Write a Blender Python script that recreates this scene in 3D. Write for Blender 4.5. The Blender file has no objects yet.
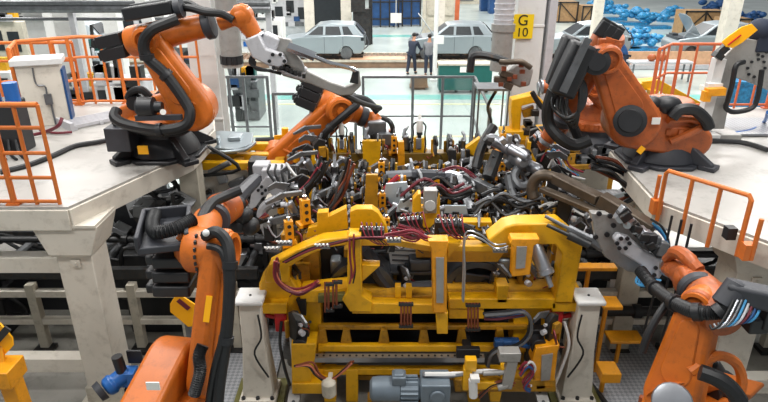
import bpy, bmesh, math, random
from mathutils import Vector as V, Matrix
random.seed(11)
sc = bpy.context.scene; C = sc.collection
PITCH = math.radians(23.2); FOC = 600.0; H = 5.4
cp, sp = math.cos(PITCH), math.sin(PITCH)

def P(px, py, Y=None, z=None):
    """A measured point of the place: the photo's pixel taken at forward distance Y, or at height z."""
    t = (py-201)/FOC
    d = V(((px-384)/FOC, cp-t*sp, -sp-t*cp))
    k = Y/d.y if Y is not None else (z-H)/d.z
    return V((0, 0, H)) + d*k

# ---------------------------------------------------------------- materials
def lin(h):
    c = [int(h[i:i+2], 16)/255 for i in (0, 2, 4)]
    return [x/12.92 if x <= .04045 else ((x+.055)/1.055)**2.4 for x in c]

def mat(name, h, rough=.5, metal=0., var=.16, scale=6., dirt=None, dirt_amt=.0, bump=0.):
    m = bpy.data.materials.new(name); m.use_nodes = True
    nt = m.node_tree; b = nt.nodes['Principled BSDF']
    c = lin(h)
    tc = nt.nodes.new('ShaderNodeTexCoord')
    nz = nt.nodes.new('ShaderNodeTexNoise'); nz.inputs['Scale'].default_value = scale; nz.inputs['Detail'].default_value = 6
    nt.links.new(tc.outputs['Object'], nz.inputs['Vector'])
    r = nt.nodes.new('ShaderNodeValToRGB')
    r.color_ramp.elements[0].position = .3; r.color_ramp.elements[1].position = .7
    r.color_ramp.elements[0].color = [x*(1-var) for x in c]+[1]
    r.color_ramp.elements[1].color = [min(1, x*(1+var*.5)) for x in c]+[1]
    nt.links.new(nz.outputs['Fac'], r.inputs['Fac'])
    out = r.outputs['Color']
    if dirt:
        n2 = nt.nodes.new('ShaderNodeTexNoise'); n2.inputs['Scale'].default_value = scale*2.3; n2.inputs['Detail'].default_value = 9; n2.inputs['Roughness'].default_value = .7
        nt.links.new(tc.outputs['Object'], n2.inputs['Vector'])
        r2 = nt.nodes.new('ShaderNodeValToRGB'); r2.color_ramp.elements[0].position = .52; r2.color_ramp.elements[1].position = .72
        r2.color_ramp.elements[0].color = (0, 0, 0, 1); r2.color_ramp.elements[1].color = (dirt_amt,)*3+(1,)
        nt.links.new(n2.outputs['Fac'], r2.inputs['Fac'])
        mx = nt.nodes.new('ShaderNodeMixRGB'); nt.links.new(r2.outputs['Color'], mx.inputs['Fac'])
        nt.links.new(out, mx.inputs['Color1']); mx.inputs['Color2'].default_value = lin(dirt)+[1]
        out = mx.outputs['Color']
    nt.links.new(out, b.inputs['Base Color'])
    b.inputs['Roughness'].default_value = rough; b.inputs['Metallic'].default_value = metal
    if bump:
        bp = nt.nodes.new('ShaderNodeBump'); bp.inputs['Strength'].default_value = bump; bp.inputs['Distance'].default_value = .02
        nt.links.new(nz.outputs['Fac'], bp.inputs['Height']); nt.links.new(bp.outputs['Normal'], b.inputs['Normal'])
    return m

M = dict(
    orange=mat('robot_orange', 'C8681C', .4, var=.1, dirt='5A3A22', dirt_amt=.35),
    orange_dk=mat('worn_robot_orange', 'AE5826', .42, var=.2, dirt='4A3226', dirt_amt=.6),
    rail=mat('rail_orange', 'D4732E', .45, var=.1, dirt='9A5A34', dirt_amt=.4),
    rail_red=mat('rust_orange', 'C8643A', .5, var=.1),
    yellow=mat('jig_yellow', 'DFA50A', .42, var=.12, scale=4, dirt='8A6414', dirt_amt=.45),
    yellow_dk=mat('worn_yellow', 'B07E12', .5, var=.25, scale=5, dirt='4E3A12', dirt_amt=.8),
    amber=mat('amber_paint', 'E89A10', .42, var=.15, dirt='7A4A12', dirt_amt=.4),
    sheet_yellow=mat('yellow_plastic', 'FFB400', .5, var=.04),
    cream=mat('cream_steel', 'D6CFC2', .5, var=.08, scale=3, dirt='8E8474', dirt_amt=.4),
    white=mat('white_paint', 'DADAD8', .45, var=.05, scale=3, dirt='A9A59A', dirt_amt=.25),
    deck=mat('deck_white', 'A9A6A1', .38, var=.1, scale=1.2, dirt='6E6B66', dirt_amt=.7),
    beige=mat('beige_steel', 'BFB8A8', .55, var=.14, scale=3, dirt='6E665A', dirt_amt=.5),
    black=mat('black_paint', '1E1F22', .45, var=.25),
    casting=mat('graphite_casting', '35373D', .5, var=.25),
    rubber=mat('black_hose', '17181A', .5, var=.3, scale=20),
    dark=mat('dark_steel', '3A3B3C', .42, .6, var=.35, dirt='6A4A2C', dirt_amt=.4),
    mid=mat('grey_steel', '77797C', .4, .6, var=.25, dirt='4A423A', dirt_amt=.4),
    steel=mat('bright_steel', 'A9ABB0', .3, .8, var=.15),
    chrome=mat('chrome', 'D2D4D8', .15, 1., var=.05),
    plate=mat('gun_plate_grey', '9C9A96', .45, .3, var=.12, dirt='6A655E', dirt_amt=.4),
    plate_lt=mat('light_grey_paint', 'C0C0C4', .42, .1, var=.08, dirt='7E7A78', dirt_amt=.3),
    bronze=mat('bronze_arm', '5C5145', .45, .5, var=.3, dirt='3A2C20', dirt_amt=.5),
    copper=mat('copper_cable', '8A4A32', .45, .35, var=.3),
    red=mat('red_hose', '8E2A38', .45, var=.2),
    redbox=mat('red_box', 'C01E22', .4, var=.1),
    wine=mat('wine_hose', '6A2430', .45, var=.2),
    blue=mat('blue_paint', '1E5FA8', .4, var=.15),
    blue_dk=mat('deep_blue', '1C4A7E', .5, var=.3, scale=3),
    blue_lt=mat('blue_film', '2F86B8', .3, var=.5, scale=9),
    cyan=mat('cyan_cable', '3F8FC0', .45, var=.15),
    green=mat('cabinet_green', '0F5A54', .4, var=.1),
    motor=mat('motor_bluegrey', '6E7A84', .4, .2, var=.12),
    body=mat('body_silver', '98A2A7', .3, .35, var=.04, scale=2),
    body_lt=mat('body_white', 'BAC4CA', .3, .2, var=.04, scale=2),
    glass_dk=mat('dark_opening', '23282C', .3, var=.2),
    inner=mat('unpainted_panel', '5A5E64', .35, .6, var=.3),
    crate=mat('crate_wood', '9A7A54', .7, var=.25),
    brownroll=mat('roller_brown', '8A6E58', .5, var=.35, scale=3),
    peach=mat('lit_belt_peach', 'D6A884', .5, var=.15),  # conveyor colour with its lit look painted in
    skin=mat('skin', 'B88468', .55, var=.05),
    navy=mat('navy_cloth', '232B3C', .8, var=.2),
    greycloth=mat('grey_cloth', '77787C', .8, var=.15),
    hair=mat('dark_hair', '1C1714', .7, var=.2),
    signyel=mat('sign_yellow', 'F2CF1A', .4, var=.02),
    ink=mat('sign_ink', '141414', .5, var=.0),
    brown_yel=mat('shaded_yellow', '7A5E1C', .5, var=.35, scale=7, dirt='2E2616', dirt_amt=.8),  # jig yellow browned, shade on the back rail put into the colour
    label=mat('label_white', 'E8E6E0', .5, var=.02),
    olive=mat('olive_plate', '6F6C3A', .5, .2, var=.2, dirt='3E3A22', dirt_amt=.5),
    salmon=mat('salmon_block', 'B86A52', .5, var=.2),
)

# floor: pale resin floor, faint blotches, glossy
def floor_mat():
    m = bpy.data.materials.new('resin_floor'); m.use_nodes = True; nt = m.node_tree; b = nt.nodes['Principled BSDF']
    tc = nt.nodes.new('ShaderNodeTexCoord'); n = nt.nodes.new('ShaderNodeTexNoise'); n.inputs['Scale'].default_value = .35; n.inputs['Detail'].default_value = 7
    nt.links.new(tc.outputs['Object'], n.inputs['Vector'])
    r = nt.nodes.new('ShaderNodeValToRGB'); r.color_ramp.elements[0].color = lin('A5B0AC')+[1]; r.color_ramp.elements[1].color = lin('BCC6C2')+[1]
    r.color_ramp.elements[0].position = .35; r.color_ramp.elements[1].position = .65
    nt.links.new(n.outputs['Fac'], r.inputs['Fac']); nt.links.new(r.outputs['Color'], b.inputs['Base Color'])
    b.inputs['Roughness'].default_value = .22
    return m
M['floor'] = floor_mat()
M['concrete'] = mat('cell_concrete', '86837C', .6, var=.2, scale=1.5, dirt='4E4A44', dirt_amt=.6)
M['line_teal'] = mat('line_teal', '6FB0A8', .3, var=.08)
M['line_yel'] = mat('line_yellow', 'D8D49A', .4, var=.1)

def tread_mat():
    m = bpy.data.materials.new('tread_plate'); m.use_nodes = True; nt = m.node_tree; b = nt.nodes['Principled BSDF']
    tc = nt.nodes.new('ShaderNodeTexCoord'); mp = nt.nodes.new('ShaderNodeMapping'); mp.inputs['Rotation'].default_value = (0, 0, .785)
    ck = nt.nodes.new('ShaderNodeTexChecker'); ck.inputs['Scale'].default_value = 22
    nt.links.new(tc.outputs['Object'], mp.inputs['Vector']); nt.links.new(mp.outputs['Vector'], ck.inputs['Vector'])
    ck.inputs['Color1'].default_value = lin('A4A6AA')+[1]; ck.inputs['Color2'].default_value = lin('86888C')+[1]
    nt.links.new(ck.outputs['Color'], b.inputs['Base Color'])
    b.inputs['Roughness'].default_value = .4; b.inputs['Metallic'].default_value = .1
    bp = nt.nodes.new('ShaderNodeBump'); bp.inputs['Strength'].default_value = .3; nt.links.new(ck.outputs['Fac'], bp.inputs['Height']); nt.links.new(bp.outputs['Normal'], b.inputs['Normal'])
    return m
M['tread'] = tread_mat()
def pane_mat():
    m = bpy.data.materials.new('clear_guard_sheet'); m.use_nodes = True; nt = m.node_tree
    nt.nodes.clear(); o = nt.nodes.new('ShaderNodeOutputMaterial'); mx = nt.nodes.new('ShaderNodeMixShader')
    t = nt.nodes.new('ShaderNodeBsdfTransparent'); t.inputs['Color'].default_value = (.94, .96, .96, 1); g = nt.nodes.new('ShaderNodeBsdfGlossy'); g.inputs['Roughness'].default_value = .08
    mx.inputs['Fac'].default_value = .07
    nt.links.new(t.outputs[0], mx.inputs[1]); nt.links.new(g.outputs[0], mx.inputs[2]); nt.links.new(mx.outputs[0], o.inputs['Surface'])
    return m
M['pane'] = pane_mat()

# ---------------------------------------------------------------- mesh collector
def frame(d, up=None):
    d = d.normalized()
    u = up if up is not None else (V((0, 0, 1)) if abs(d.z) < .95 else V((0, 1, 0)))
    a = u.cross(d)
    if a.length < 1e-6: a = V((1, 0, 0)).cross(d)
    a.normalize(); return a, d.cross(a).normalized()

def smooth_path(pts, k=5):
    pts = [V(p) for p in pts]
    if len(pts) < 3: return pts
    out = []
    for i in range(len(pts)-1):
        p0 = pts[max(i-1, 0)]; p1 = pts[i]; p2 = pts[i+1]; p3 = pts[min(i+2, len(pts)-1)]
        for j in range(k):
            t = j/k
            out.append(.5*((2*p1)+(p2-p0)*t+(2*p0-5*p1+4*p2-p3)*t*t+(3*p1-p0-3*p2+p3)*t**3))
    out.append(pts[-1]); return out

class MB:
    def __init__(s): s.v = []; s.f = []; s.m = []; s.mi = 0
    def add(s, vs, fs):
        o = len(s.v); s.v += [V(v) for v in vs]; s.f += [tuple(i+o for i in f) for f in fs]; s.m += [s.mi]*len(fs); return s
    def box(s, c, sz, R=None, taper=1.):
        c = V(c); h = V(sz)/2; vs = []
        for z in (-1, 1):
            k = taper if z > 0 else 1
            for x, y in ((-1, -1), (1, -1), (1, 1), (-1, 1)):
                p = V((x*h.x*k, y*h.y*k, z*h.z))
                vs.append(c+(R @ p if R else p))
        return s.add(vs, [(3, 2, 1, 0), (4, 5, 6, 7), (0, 1, 5, 4), (1, 2, 6, 5), (2, 3, 7, 6), (3, 0, 4, 7)])
    def bar(s, p, q, w, h, up=None, w2=None, h2=None):
        p, q = V(p), V(q); a, b = frame(q-p, up); w2 = w if w2 is None else w2; h2 = h if h2 is None else h2
        vs = [p+a*x*w/2+b*y*h/2 for x, y in ((-1, -1), (1, -1), (1, 1), (-1, 1))]+[q+a*x*w2/2+b*y*h2/2 for x, y in ((-1, -1), (1, -1), (1, 1), (-1, 1))]
        return s.add(vs, [(3, 2, 1, 0), (4, 5, 6, 7), (0, 1, 5, 4), (1, 2, 6, 5), (2, 3, 7, 6), (3, 0, 4, 7)])
    def lathe(s, p, q, prof, n=16):
        """prof: (distance along p->q, radius)"""
        p = V(p); d = (V(q)-p).normalized(); a, b = frame(d); vs = []
        for t, r in prof:
            for i in range(n):
                an = 2*math.pi*i/n; vs.append(p+d*t+(a*math.cos(an)+b*math.sin(an))*r)
        fs = []
        for j in range(len(prof)-1):
            for i in range(n):
                k = (i+1) % n; fs.append((j*n+i, j*n+k, (j+1)*n+k, (j+1)*n+i))
        fs.append(tuple(range(n))[::-1]); fs.append(tuple(range((len(prof)-1)*n, len(prof)*n)))
        return s.add(vs, fs)
    def cyl(s, p, q, r, r2=None, n=14):
        L = (V(q)-V(p)).length
        return s.lathe(p, q, [(0, r), (L, r if r2 is None else r2)], n)
    def tube(s, pts, r, n=8, k=5, ribs=False):
        pts = smooth_path(pts, k) if k > 1 else [V(p) for p in pts]
        if ribs:
            o = []
            for i in range(len(pts)-1):
                for t in (0, .25, .5, .75): o.append(pts[i].lerp(pts[i+1], t))
            pts = o+[pts[-1]]
        N = len(pts); vs = []; a = None
        for i, p in enumerate(pts):
            d = (pts[min(i+1, N-1)]-pts[max(i-1, 0)])
            if d.length < 1e-9: d = V((0, 0, 1))
            d.normalize()
            if a is None: a, b = frame(d)
            else:
                a = a-d*a.dot(d)
                if a.length < 1e-6: a, b = frame(d)
                a.normalize(); b = d.cross(a)
            rr = r[min(i*len(r)//N, len(r)-1)] if isinstance(r, (list, tuple)) else r
            if ribs: rr = rr*(1.06 if i % 2 else .92)
            for j in range(n):
                an = 2*math.pi*j/n; vs.append(p+(a*math.cos(an)+b*math.sin(an))*rr)
        fs = [(i*n+j, i*n+(j+1) % n, (i+1)*n+(j+1) % n, (i+1)*n+j) for i in range(N-1) for j in range(n)]
        fs += [tuple(range(n))[::-1], tuple(range((N-1)*n, N*n))]
        return s.add(vs, fs)
    def prism(s, pts, vec):
        pts = [V(p) for p in pts]; vec = V(vec); n = len(pts)
        fs = [tuple(range(n)), tuple(range(n, 2*n))[::-1]]+[(i, i+n, (i+1) % n+n, (i+1) % n) for i in range(n)]
        return s.add(pts+[p+vec for p in pts], fs)
    def ball(s, c, r, sq=(1, 1, 1), n=12, m=8):
        c = V(c); vs = [c+V((0, 0, -r*sq[2]))]
        for i in range(1, m):
            th = -math.pi/2+math.pi*i/m
            for j in range(n):
                ph = 2*math.pi*j/n; vs.append(c+V((r*sq[0]*math.cos(th)*math.cos(ph), r*sq[1]*math.cos(th)*math.sin(ph), r*sq[2]*math.sin(th))))
        vs.append(c+V((0, 0, r*sq[2]))); fs = [(0, 1+(j+1) % n, 1+j) for j in range(n)]
        for i in range(m-2):
            for j in range(n): fs.append((1+i*n+j, 1+i*n+(j+1) % n, 1+(i+1)*n+(j+1) % n, 1+(i+1)*n+j))
        l = len(vs)-1; fs += [(l, 1+(m-2)*n+j, 1+(m-2)*n+(j+1) % n) for j in range(n)]
        return s.add(vs, fs)
    def build(s, name, m, parent=None, bev=0., kind=None, label=None, seg=2):
        org = parent.get('_w', None) if parent is not None else None
        off = V(org) if org is not None else V((0, 0, 0))
        me = bpy.data.meshes.new(name)
        bm = bmesh.new()
        vs = [bm.verts.new(v-off) for v in s.v]
        for f, mi in zip(s.f, s.m):
            try: fa = bm.faces.new([vs[i] for i in f]); fa.material_index = mi; fa.smooth = True
            except ValueError: pass
        bmesh.ops.recalc_face_normals(bm, faces=bm.faces[:])
        bm.to_mesh(me); bm.free(); me.set_sharp_from_angle(angle=.62)
        for x in (m if isinstance(m, (list, tuple)) else [m]): me.materials.append(M[x])
        o = bpy.data.objects.new(name, me); C.objects.link(o)
        if parent is not None: o.parent = parent; o['_w'] = list(off)
        else: o['_w'] = [0, 0, 0]
        if bev:
            b = o.modifiers.new('bevel', 'BEVEL'); b.width = bev; b.segments = seg; b.limit_method = 'ANGLE'; b.angle_limit = .7
        if kind: o['kind'] = kind
        if label: o['label'] = label
        return o

def thing(name, label, cat, loc=(0, 0, 0), group=None):
    o = bpy.data.objects.new(name, None); C.objects.link(o); o.location = loc; o['_w'] = list(loc); o.empty_display_size = .1
    o['label'] = label; o['category'] = cat
    if group: o['group'] = group
    return o
def tag(o, label, cat, group=None):
    o['label'] = label; o['category'] = cat
    if group: o['group'] = group
    return o
def solo(mb, name, m, label, cat, loc=None, group=None, bev=0.):
    """a thing that is one mesh; its origin goes to loc"""
    o = mb.build(name, m, bev=bev)
    if loc is not None:
        loc = V(loc); o.data.transform(Matrix.Translation(-loc)); o.location = loc; o['_w'] = list(loc)
    return tag(o, label, cat, group)
def dup(root, loc, rz=0., s=1., label=None, group=None):
    r = root.copy(); C.objects.link(r); r.location = loc; r.rotation_euler = (0, 0, rz); r.scale = (s, s, s)
    if label: r['label'] = label
    if group: r['group'] = group
    for ch in list(root.children):
        c = ch.copy(); C.objects.link(c); c.parent = r
        for g in list(ch.children):
            d = g.copy(); C.objects.link(d); d.parent = c
    return r
ORD = ['first', 'second', 'third', 'fourth', 'fifth', 'sixth', 'seventh', 'eighth', 'ninth', 'tenth', 'eleventh', 'twelfth', 'thirteenth', 'fourteenth', 'fifteenth', 'sixteenth', 'seventeenth', 'eighteenth', 'nineteenth', 'twentieth']
def lines_px(pts, Y): return [P(x, y, Y) for x, y in pts]
def sheet(pts, Y, th): return lines_px(pts, Y), V((0, th, 0))

# ---------------------------------------------------------------- camera, world, lamps
cam = bpy.data.cameras.new('camera'); co = bpy.data.objects.new('camera', cam); C.objects.link(co)
cam.sensor_width = 36; cam.lens = 36*FOC/768; co.location = (0, 0, H); co.rotation_euler = (math.pi/2-PITCH, 0, 0); sc.camera = co
cam.clip_end = 300
w = bpy.data.worlds.new('hall_light'); sc.world = w; w.use_nodes = True
w.node_tree.nodes['Background'].inputs['Color'].default_value = (.93, .97, 1, 1); w.node_tree.nodes['Background'].inputs['Strength'].default_value = .33
def area(loc, sx, sy, e, col=(1, .98, .95), rot=(0, 0, 0)):
    l = bpy.data.lights.new('hall_or_fill_lamp', 'AREA'); l.shape = 'RECTANGLE'; l.size = sx; l.size_y = sy; l.energy = e; l.color = col
    o = bpy.data.objects.new('hall_or_fill_lamp', l); C.objects.link(o); o.location = loc; o.rotation_euler = rot
for y, e in ((1.5, 420), (6.5, 480), (11.5, 520)):
    for x in (-5, 4): area((x, y, 10.5), 3.5, 1.2, e)
for y in (20, 30, 42, 56):
    for x in (-14, 0, 14): area((x, y, 11), 7, 2, 1500)
area((5.2, 7.4, 2.45), 3, .3, 30); area((-5.2, 7.6, 2.45), 3, .3, 34)  # fill lights added under both platforms to brighten the space there
sc.view_settings.view_transform = 'Standard'; sc.view_settings.look = 'None'; sc.view_settings.gamma = 1; sc.view_settings.exposure = -.02
# ================================================================ the setting
MB().box((0, 34, -.05), (110, 90, .1)).build('floor', 'floor', kind='structure')
MB().box((0.3, 7.0, .004), (22, 10.6, .01)).build('floor_cell', 'concrete', kind='structure')
MB().box((0, 22.7, .004), (60, .75, .01)).build('floor_stripe', 'line_teal', kind='structure')
MB().box((4, 39.3, .004), (60, .9, .01)).build('floor_stripe', 'line_teal', kind='structure')
MB().box((0, 17.6, .004), (40, .12, .01)).build('floor_stripe', 'line_yel', kind='structure')
MB().box((0, 21.6, .004), (60, .1, .01)).build('floor_stripe', 'line_yel', kind='structure')

def column(name, x, y, w, d, label):
    b = MB(); t = .05
    b.box((x, y-d/2, 4.5), (w, t, 9)); b.box((x, y+d/2, 4.5), (w, t, 9)); b.box((x, y, 4.5), (w*.45, d, 9)); b.box((x, y, .15), (w+.25, d+.25, .3)); b.box((x, y-d/2-.03, 2.35), (w+.03, .03, .05))
    return b.build(name, 'white', kind='structure', bev=.008, label=label)
column('column_left', -3.3, 11.3, .5, .45, 'white steel hall column behind the upper robot')
cr = MB(); x, y = 2.62, 11.3
cr.box((x, y, 4.5), (.5, .4, 9)); cr.box((x, y, .15), (.8, .7, .3))
for z in (1.4, 2.5, 4.05, 4.95): cr.box((x, y-.2, z), (.52, .03, .05))
cr.build('column_right', 'white', kind='structure', bev=.01)
MB().box((x+.36, y-.05, 4.5), (.13, .5, 9)).build('trim_column', 'plate_lt', kind='structure')
# sign on that column
sg = thing('column_sign', 'yellow square sign reading G 10 on white column', 'sign', P(520, 27, 11.05))
c0 = P(522.5, 26.5, 11.06)
MB().box(c0, (.38, .02, .42)).build('sign_plate', 'signyel', sg)
def text(body, size, loc, parent, m='ink', rot=(math.pi/2, 0, 0), name='lettering'):
    cu = bpy.data.curves.new(name, 'FONT'); cu.body = body; cu.size = size; cu.align_x = 'CENTER'; cu.align_y = 'CENTER'; cu.extrude = .003
    tmp = bpy.data.objects.new(name, cu); C.objects.link(tmp); dg = bpy.context.evaluated_depsgraph_get(); me = bpy.data.meshes.new_from_object(tmp.evaluated_get(dg)); bpy.data.objects.remove(tmp); bpy.data.curves.remove(cu)
    me.materials.clear(); me.materials.append(M[m]); me_o = bpy.data.objects.new(name, me); C.objects.link(me_o); me_o.parent = parent
    me_o.location = V(loc)-parent.location; me_o.rotation_euler = rot; return me_o
text('G', .26, c0+V((0, -.016, .1)), sg); text('10', .22, c0+V((0, -.016, -.105)), sg)

# ducts hanging by the columns
def duct(px, Y, z0, label, grille):
    c = P(px, 30, Y); t = thing('air_duct', label, 'duct', (c.x, Y, z0))
    zt = z0+1.25 if grille else z0+.75
    prof = []; z = zt
    while z < 9: prof += [(z, .17), (z+.045, .185), (z+.05, .17)]; z += .09
    b = MB(); b.lathe((c.x, Y, 0), (c.x, Y, 1), prof, 20); b.build('flexible_hose', 'plate_lt', t)
    b = MB(); b.cyl((c.x, Y, z0), (c.x, Y, zt), .185, n=20); b.cyl((c.x, Y, zt-.06), (c.x, Y, zt+.06), .21, n=20); b.build('duct_can', 'plate', t)
    if grille:
        for i in range(7):
            a = math.pi+math.pi*(i+.5)/7; p = V((c.x+.185*math.cos(a), Y+.185*math.sin(a), z0+.13))
            MB().box(p, (.08, .03, .14), Matrix.Rotation(a-math.pi/2, 3, 'Z')).build('air_slot', 'black', t)
duct(229, 10.6, 3.42, 'grey slotted air duct hanging beside left column', True)
duct(503, 10.9, 3.3, 'grey corrugated air duct hanging beside sign column', False)

# ---------------------------------------------------------------- guard fence behind the cell
def fence(x0, x1, y, h, xs, label, zmid):
    t = thing('guard_fence', label, 'fence', ((x0+x1)/2, y, 0))
    fr = MB(); fr.bar((x0, y, h), (x1, y, h), .06, .06); fr.bar((x0, y, .12), (x1, y, .12), .05, .05); fr.bar((x0, y, zmid), (x1, y, zmid), .04, .04); fr.build('rail_frame', 'mid', t)
    for x in xs: MB().bar((x, y, 0), (x, y, h), .07, .07).build('post', 'mid', t)
    MB().box(((x0+x1)/2, y+.01, h/2+.06), (x1-x0, .008, h-.12)).build('clear_panel', 'pane', t)
X = lambda px, Y, z: (px-384)/FOC*(Y*cp+(H-z)*sp)
fence(X(362, 15.7, 2.2), X(475, 15.7, 2.2), 15.7, 2.2, [X(p, 15.7, 2.2) for p in (363, 413, 443, 474)], 'grey framed clear safety fence behind the jig centre', 1.15)
fence(X(272, 14.2, 2.1), X(356, 14.2, 2.1), 14.2, 2.1, [X(p, 14.2, 2.1) for p in (273, 310, 355)], 'grey framed clear safety fence behind robot holding grey counterweights', 1.05)
fence(X(225, 15.2, 2.3), X(268, 15.2, 2.3), 15.2, 2.3, [X(p, 15.2, 2.3) for p in (228, 243, 267)], 'narrow grey safety fence panel beside left column', 1.0)
p0, p1 = V((X(475, 15.7, 2.2), 15.7, 0)), V((X(490, 12.4, 2.2), 12.4, 0))
t = thing('guard_fence', 'grey fence return running towards the sign column', 'fence', (p0+p1)/2)
b = MB()
for z in (2.2, 1.15, .12): b.bar(p0+V((0, 0, z)), p1+V((0, 0, z)), .05, .05)
b.build('rail_frame', 'mid', t)
for k in (0.03, 1): q = p0.lerp(p1, k); MB().bar(q, q+V((0, 0, 2.2)), .07, .07).build('post', 'mid', t)

# control stand with clear hood beside column
t = thing('control_stand', 'grey clear hooded control stand left of sign column', 'cabinet', P(488, 140, 11.2)*1)
A = P(490, 128, 10.9); bx = A.x
b = MB(); b.box((bx, 11, .95), (.5, .5, 1.9)); b.build('stand_body', 'mid', t, bev=.02)
b = MB(); b.box((bx, 11, 2.5), (.52, .5, .9)); b.build('clear_hood', 'pane', t)
b = MB()
for sx in (-.27, .27):
    for sy in (-.25, .25): b.bar((bx+sx, 11+sy, 1.9), (bx+sx, 11+sy, 2.98), .03, .03)
b.box((bx, 11, 2.98), (.6, .56, .04)); b.build('hood_frame', 'mid', t)
MB().tube([(bx-.1, 11, 1.95), (bx+.02, 10.95, 2.3), (bx-.05, 11, 2.6), (bx+.08, 11, 2.9)], .03).build('inner_hose', 'dark', t)
b = MB(); b.box((bx-.02, 10.7, 1.95), (.5, .06, .12)); b.box((bx+.0, 10.7, 1.6), (.36, .06, .3)); b.build('control_panel', 'dark', t)
b = MB(); b.cyl((bx+.03, 10.69, 1.62), (bx+.03, 10.6, 1.62), .1); b.build('dial', 'black', t)
MB().box((bx+.33, 10.85, 1.5), (.1, .1, 1.2)).build('side_strip', 'blue', t)

# ---------------------------------------------------------------- cars in body-white
def car_mesh_parts(t, mm='body', L=4.3, hood=False):
    X0 = -L/2; hb = .84; hr = .66
    # lower body outline with wheel arches
    def arch(cx, r=.36):
        return [V((cx+r*math.cos(a), 0, .12+r*math.sin(a))) for a in [math.pi*i/8 for i in range(8, -1, -1)]]
    low = [V((X0, 0, .55)), V((X0+.05, 0, .2)), V((X0+.35, 0, .12))]+arch(X0+.85)+arch(X0+3.35)+[V((L/2-.2, 0, .12)), V((L/2, 0, .4)), V((L/2-.05, 0, .95)), V((L/2-.9, 0, .98)), V((X0+1.25, 0, .92)), V((X0+.2, 0, .78))]
    b = MB(); b.prism([p+V((0, -hb, 0)) for p in low], (0, 2*hb, 0)); b.build('body_shell', mm, t, bev=.05, seg=3)
    # greenhouse
    bot = [X0+1.2, L/2-.06]; top = [X0+1.95, L/2-.55]
    vs = []
    for x, z, wd in ((bot[0], .92, hb-.03), (bot[1], .93, hb-.05), (top[1], 1.46, hr), (top[0]+.6, 1.5, hr), (top[0], 1.43, hr)):
        vs += [V((x, -wd, z)), V((x, wd, z))]
    b = MB(); n = 5
    b.add(vs, [tuple(range(0, 10, 2)), tuple(range(1, 10, 2))[::-1]]+[(2*i, 2*((i+1) % n), 2*((i+1) % n)+1, 2*i+1) for i in range(n)])
    b.build('roof_cabin', mm, t, bev=.04, seg=3)
    # windows: a sloped side strip
    def sidept(x, z, s, e=.006): k = (z-.92)/.54; return V((x, s*((hb-.035)*(1-k)+hr*k+e), z))
    for s in (-1, 1):
        for x0, x1, u0, u1 in ((X0+1.45, X0+2.2, X0+1.98, X0+2.22), (X0+2.32, X0+3.12, X0+2.34, X0+3.02), (X0+3.24, X0+3.72, X0+3.16, X0+3.45)):
            pts = [sidept(x0, .99, s), sidept(x1, .99, s), sidept(u1, 1.36, s), sidept(u0, 1.36, s)]
            b = MB(); b.prism(pts, (0, s*.012, 0)); b.build('side_window', 'glass_dk', t)
    a0, a1 = V((bot[0], 0, .92)), V((top[0], 0, 1.43)); d = a1-a0; nrm = V((-d.z, 0, d.x)).normalized()*.012
    b = MB(); b.prism([a0+d*.12+V((0, -.68, 0)), a0+d*.12+V((0, .68, 0)), a0+d*.92+V((0, .58, 0)), a0+d*.92+V((0, -.58, 0))], nrm); b.build('windscreen', 'glass_dk', t)
    b = MB(); b.prism([V((L/2-.08, -.6, 1.0)), V((L/2-.08, .6, 1.0)), V((L/2-.47, .52, 1.4)), V((L/2-.47, -.52, 1.4))], (.03, 0, .03)); b.build('rear_window', 'glass_dk', t)
    for x in (X0+2.05, X0+3.0):
        MB().box((x, -hb-.012, .84), (.16, .03, .03)).build('door_handle', mm, t)
    b = MB(); b.box((L/2-.12, -hb-.005, .8), (.16, .02, .14)); b.build('lamp_opening', 'glass_dk', t)
    for x in (X0+2.26, X0+3.2):
        MB().box((x, -hb-.001, .52), (.018, .01, .78)).build('door_seam', 'inner', t)
    for cx in (X0+.85, X0+3.35):
        b = MB(); b.cyl((cx, -hb+.14, .14), (cx, hb-.14, .14), .3, n=16); b.build('wheel_arch', 'mid', t)
    if hood:
        b = MB(); b.prism([V((X0+1.2, -.68, .95)), V((X0+1.2, .68, .95)), V((X0+.55, .6, 1.75)), V((X0+.45, .3, 1.86)), V((X0+.45, -.3, 1.86)), V((X0+.55, -.6, 1.75))], (.03, 0, .02)); b.build('raised_hood', mm, t, bev=.02)
        b = MB(); b.box((X0+.6, 0, .78), (.9, 1.3, .12)); b.box((X0+.35, .3, .88), (.3, .4, .12)); b.build('engine_bay', 'inner', t)
        b = MB(); b.tube([(X0+.4, -.6, .8), (X0+.8, -.62, 1.45)], .02, k=1); b.build('hood_prop', 'steel', t)
    b = MB(); b.box((0, -.5, -.06), (L*.95, .1, .12)); b.box((0, .5, -.06), (L*.95, .1, .12))
    for x in (-1.4, -.5, .5, 1.4): b.box((x, 0, .02), (.12, 1.3, .08))
    b.build('carrying_skid', 'dark', t)
ZC = .5; YC = 29.6
cars = [(-15.3, 'body_lt', 0, 'pale car body farthest left behind the orange platform railing', 0),
        (-9.1, 'body_lt', 0, 'pale car body seen over the upper left robot arm and railing', 0),
        (-2.9, 'body', 0, 'silver car body behind the tip of the upper left weld gun', 1),
        (3.2, 'body', 1, 'silver car body with raised hood in front of dark clothed worker', 0),
        (9.6, 'body', 0, 'silver car body behind the sign column and black energy casing', 1),
        (15.7, 'body', 1, 'silver car body with raised hood above the right platform railing', 0)]
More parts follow.
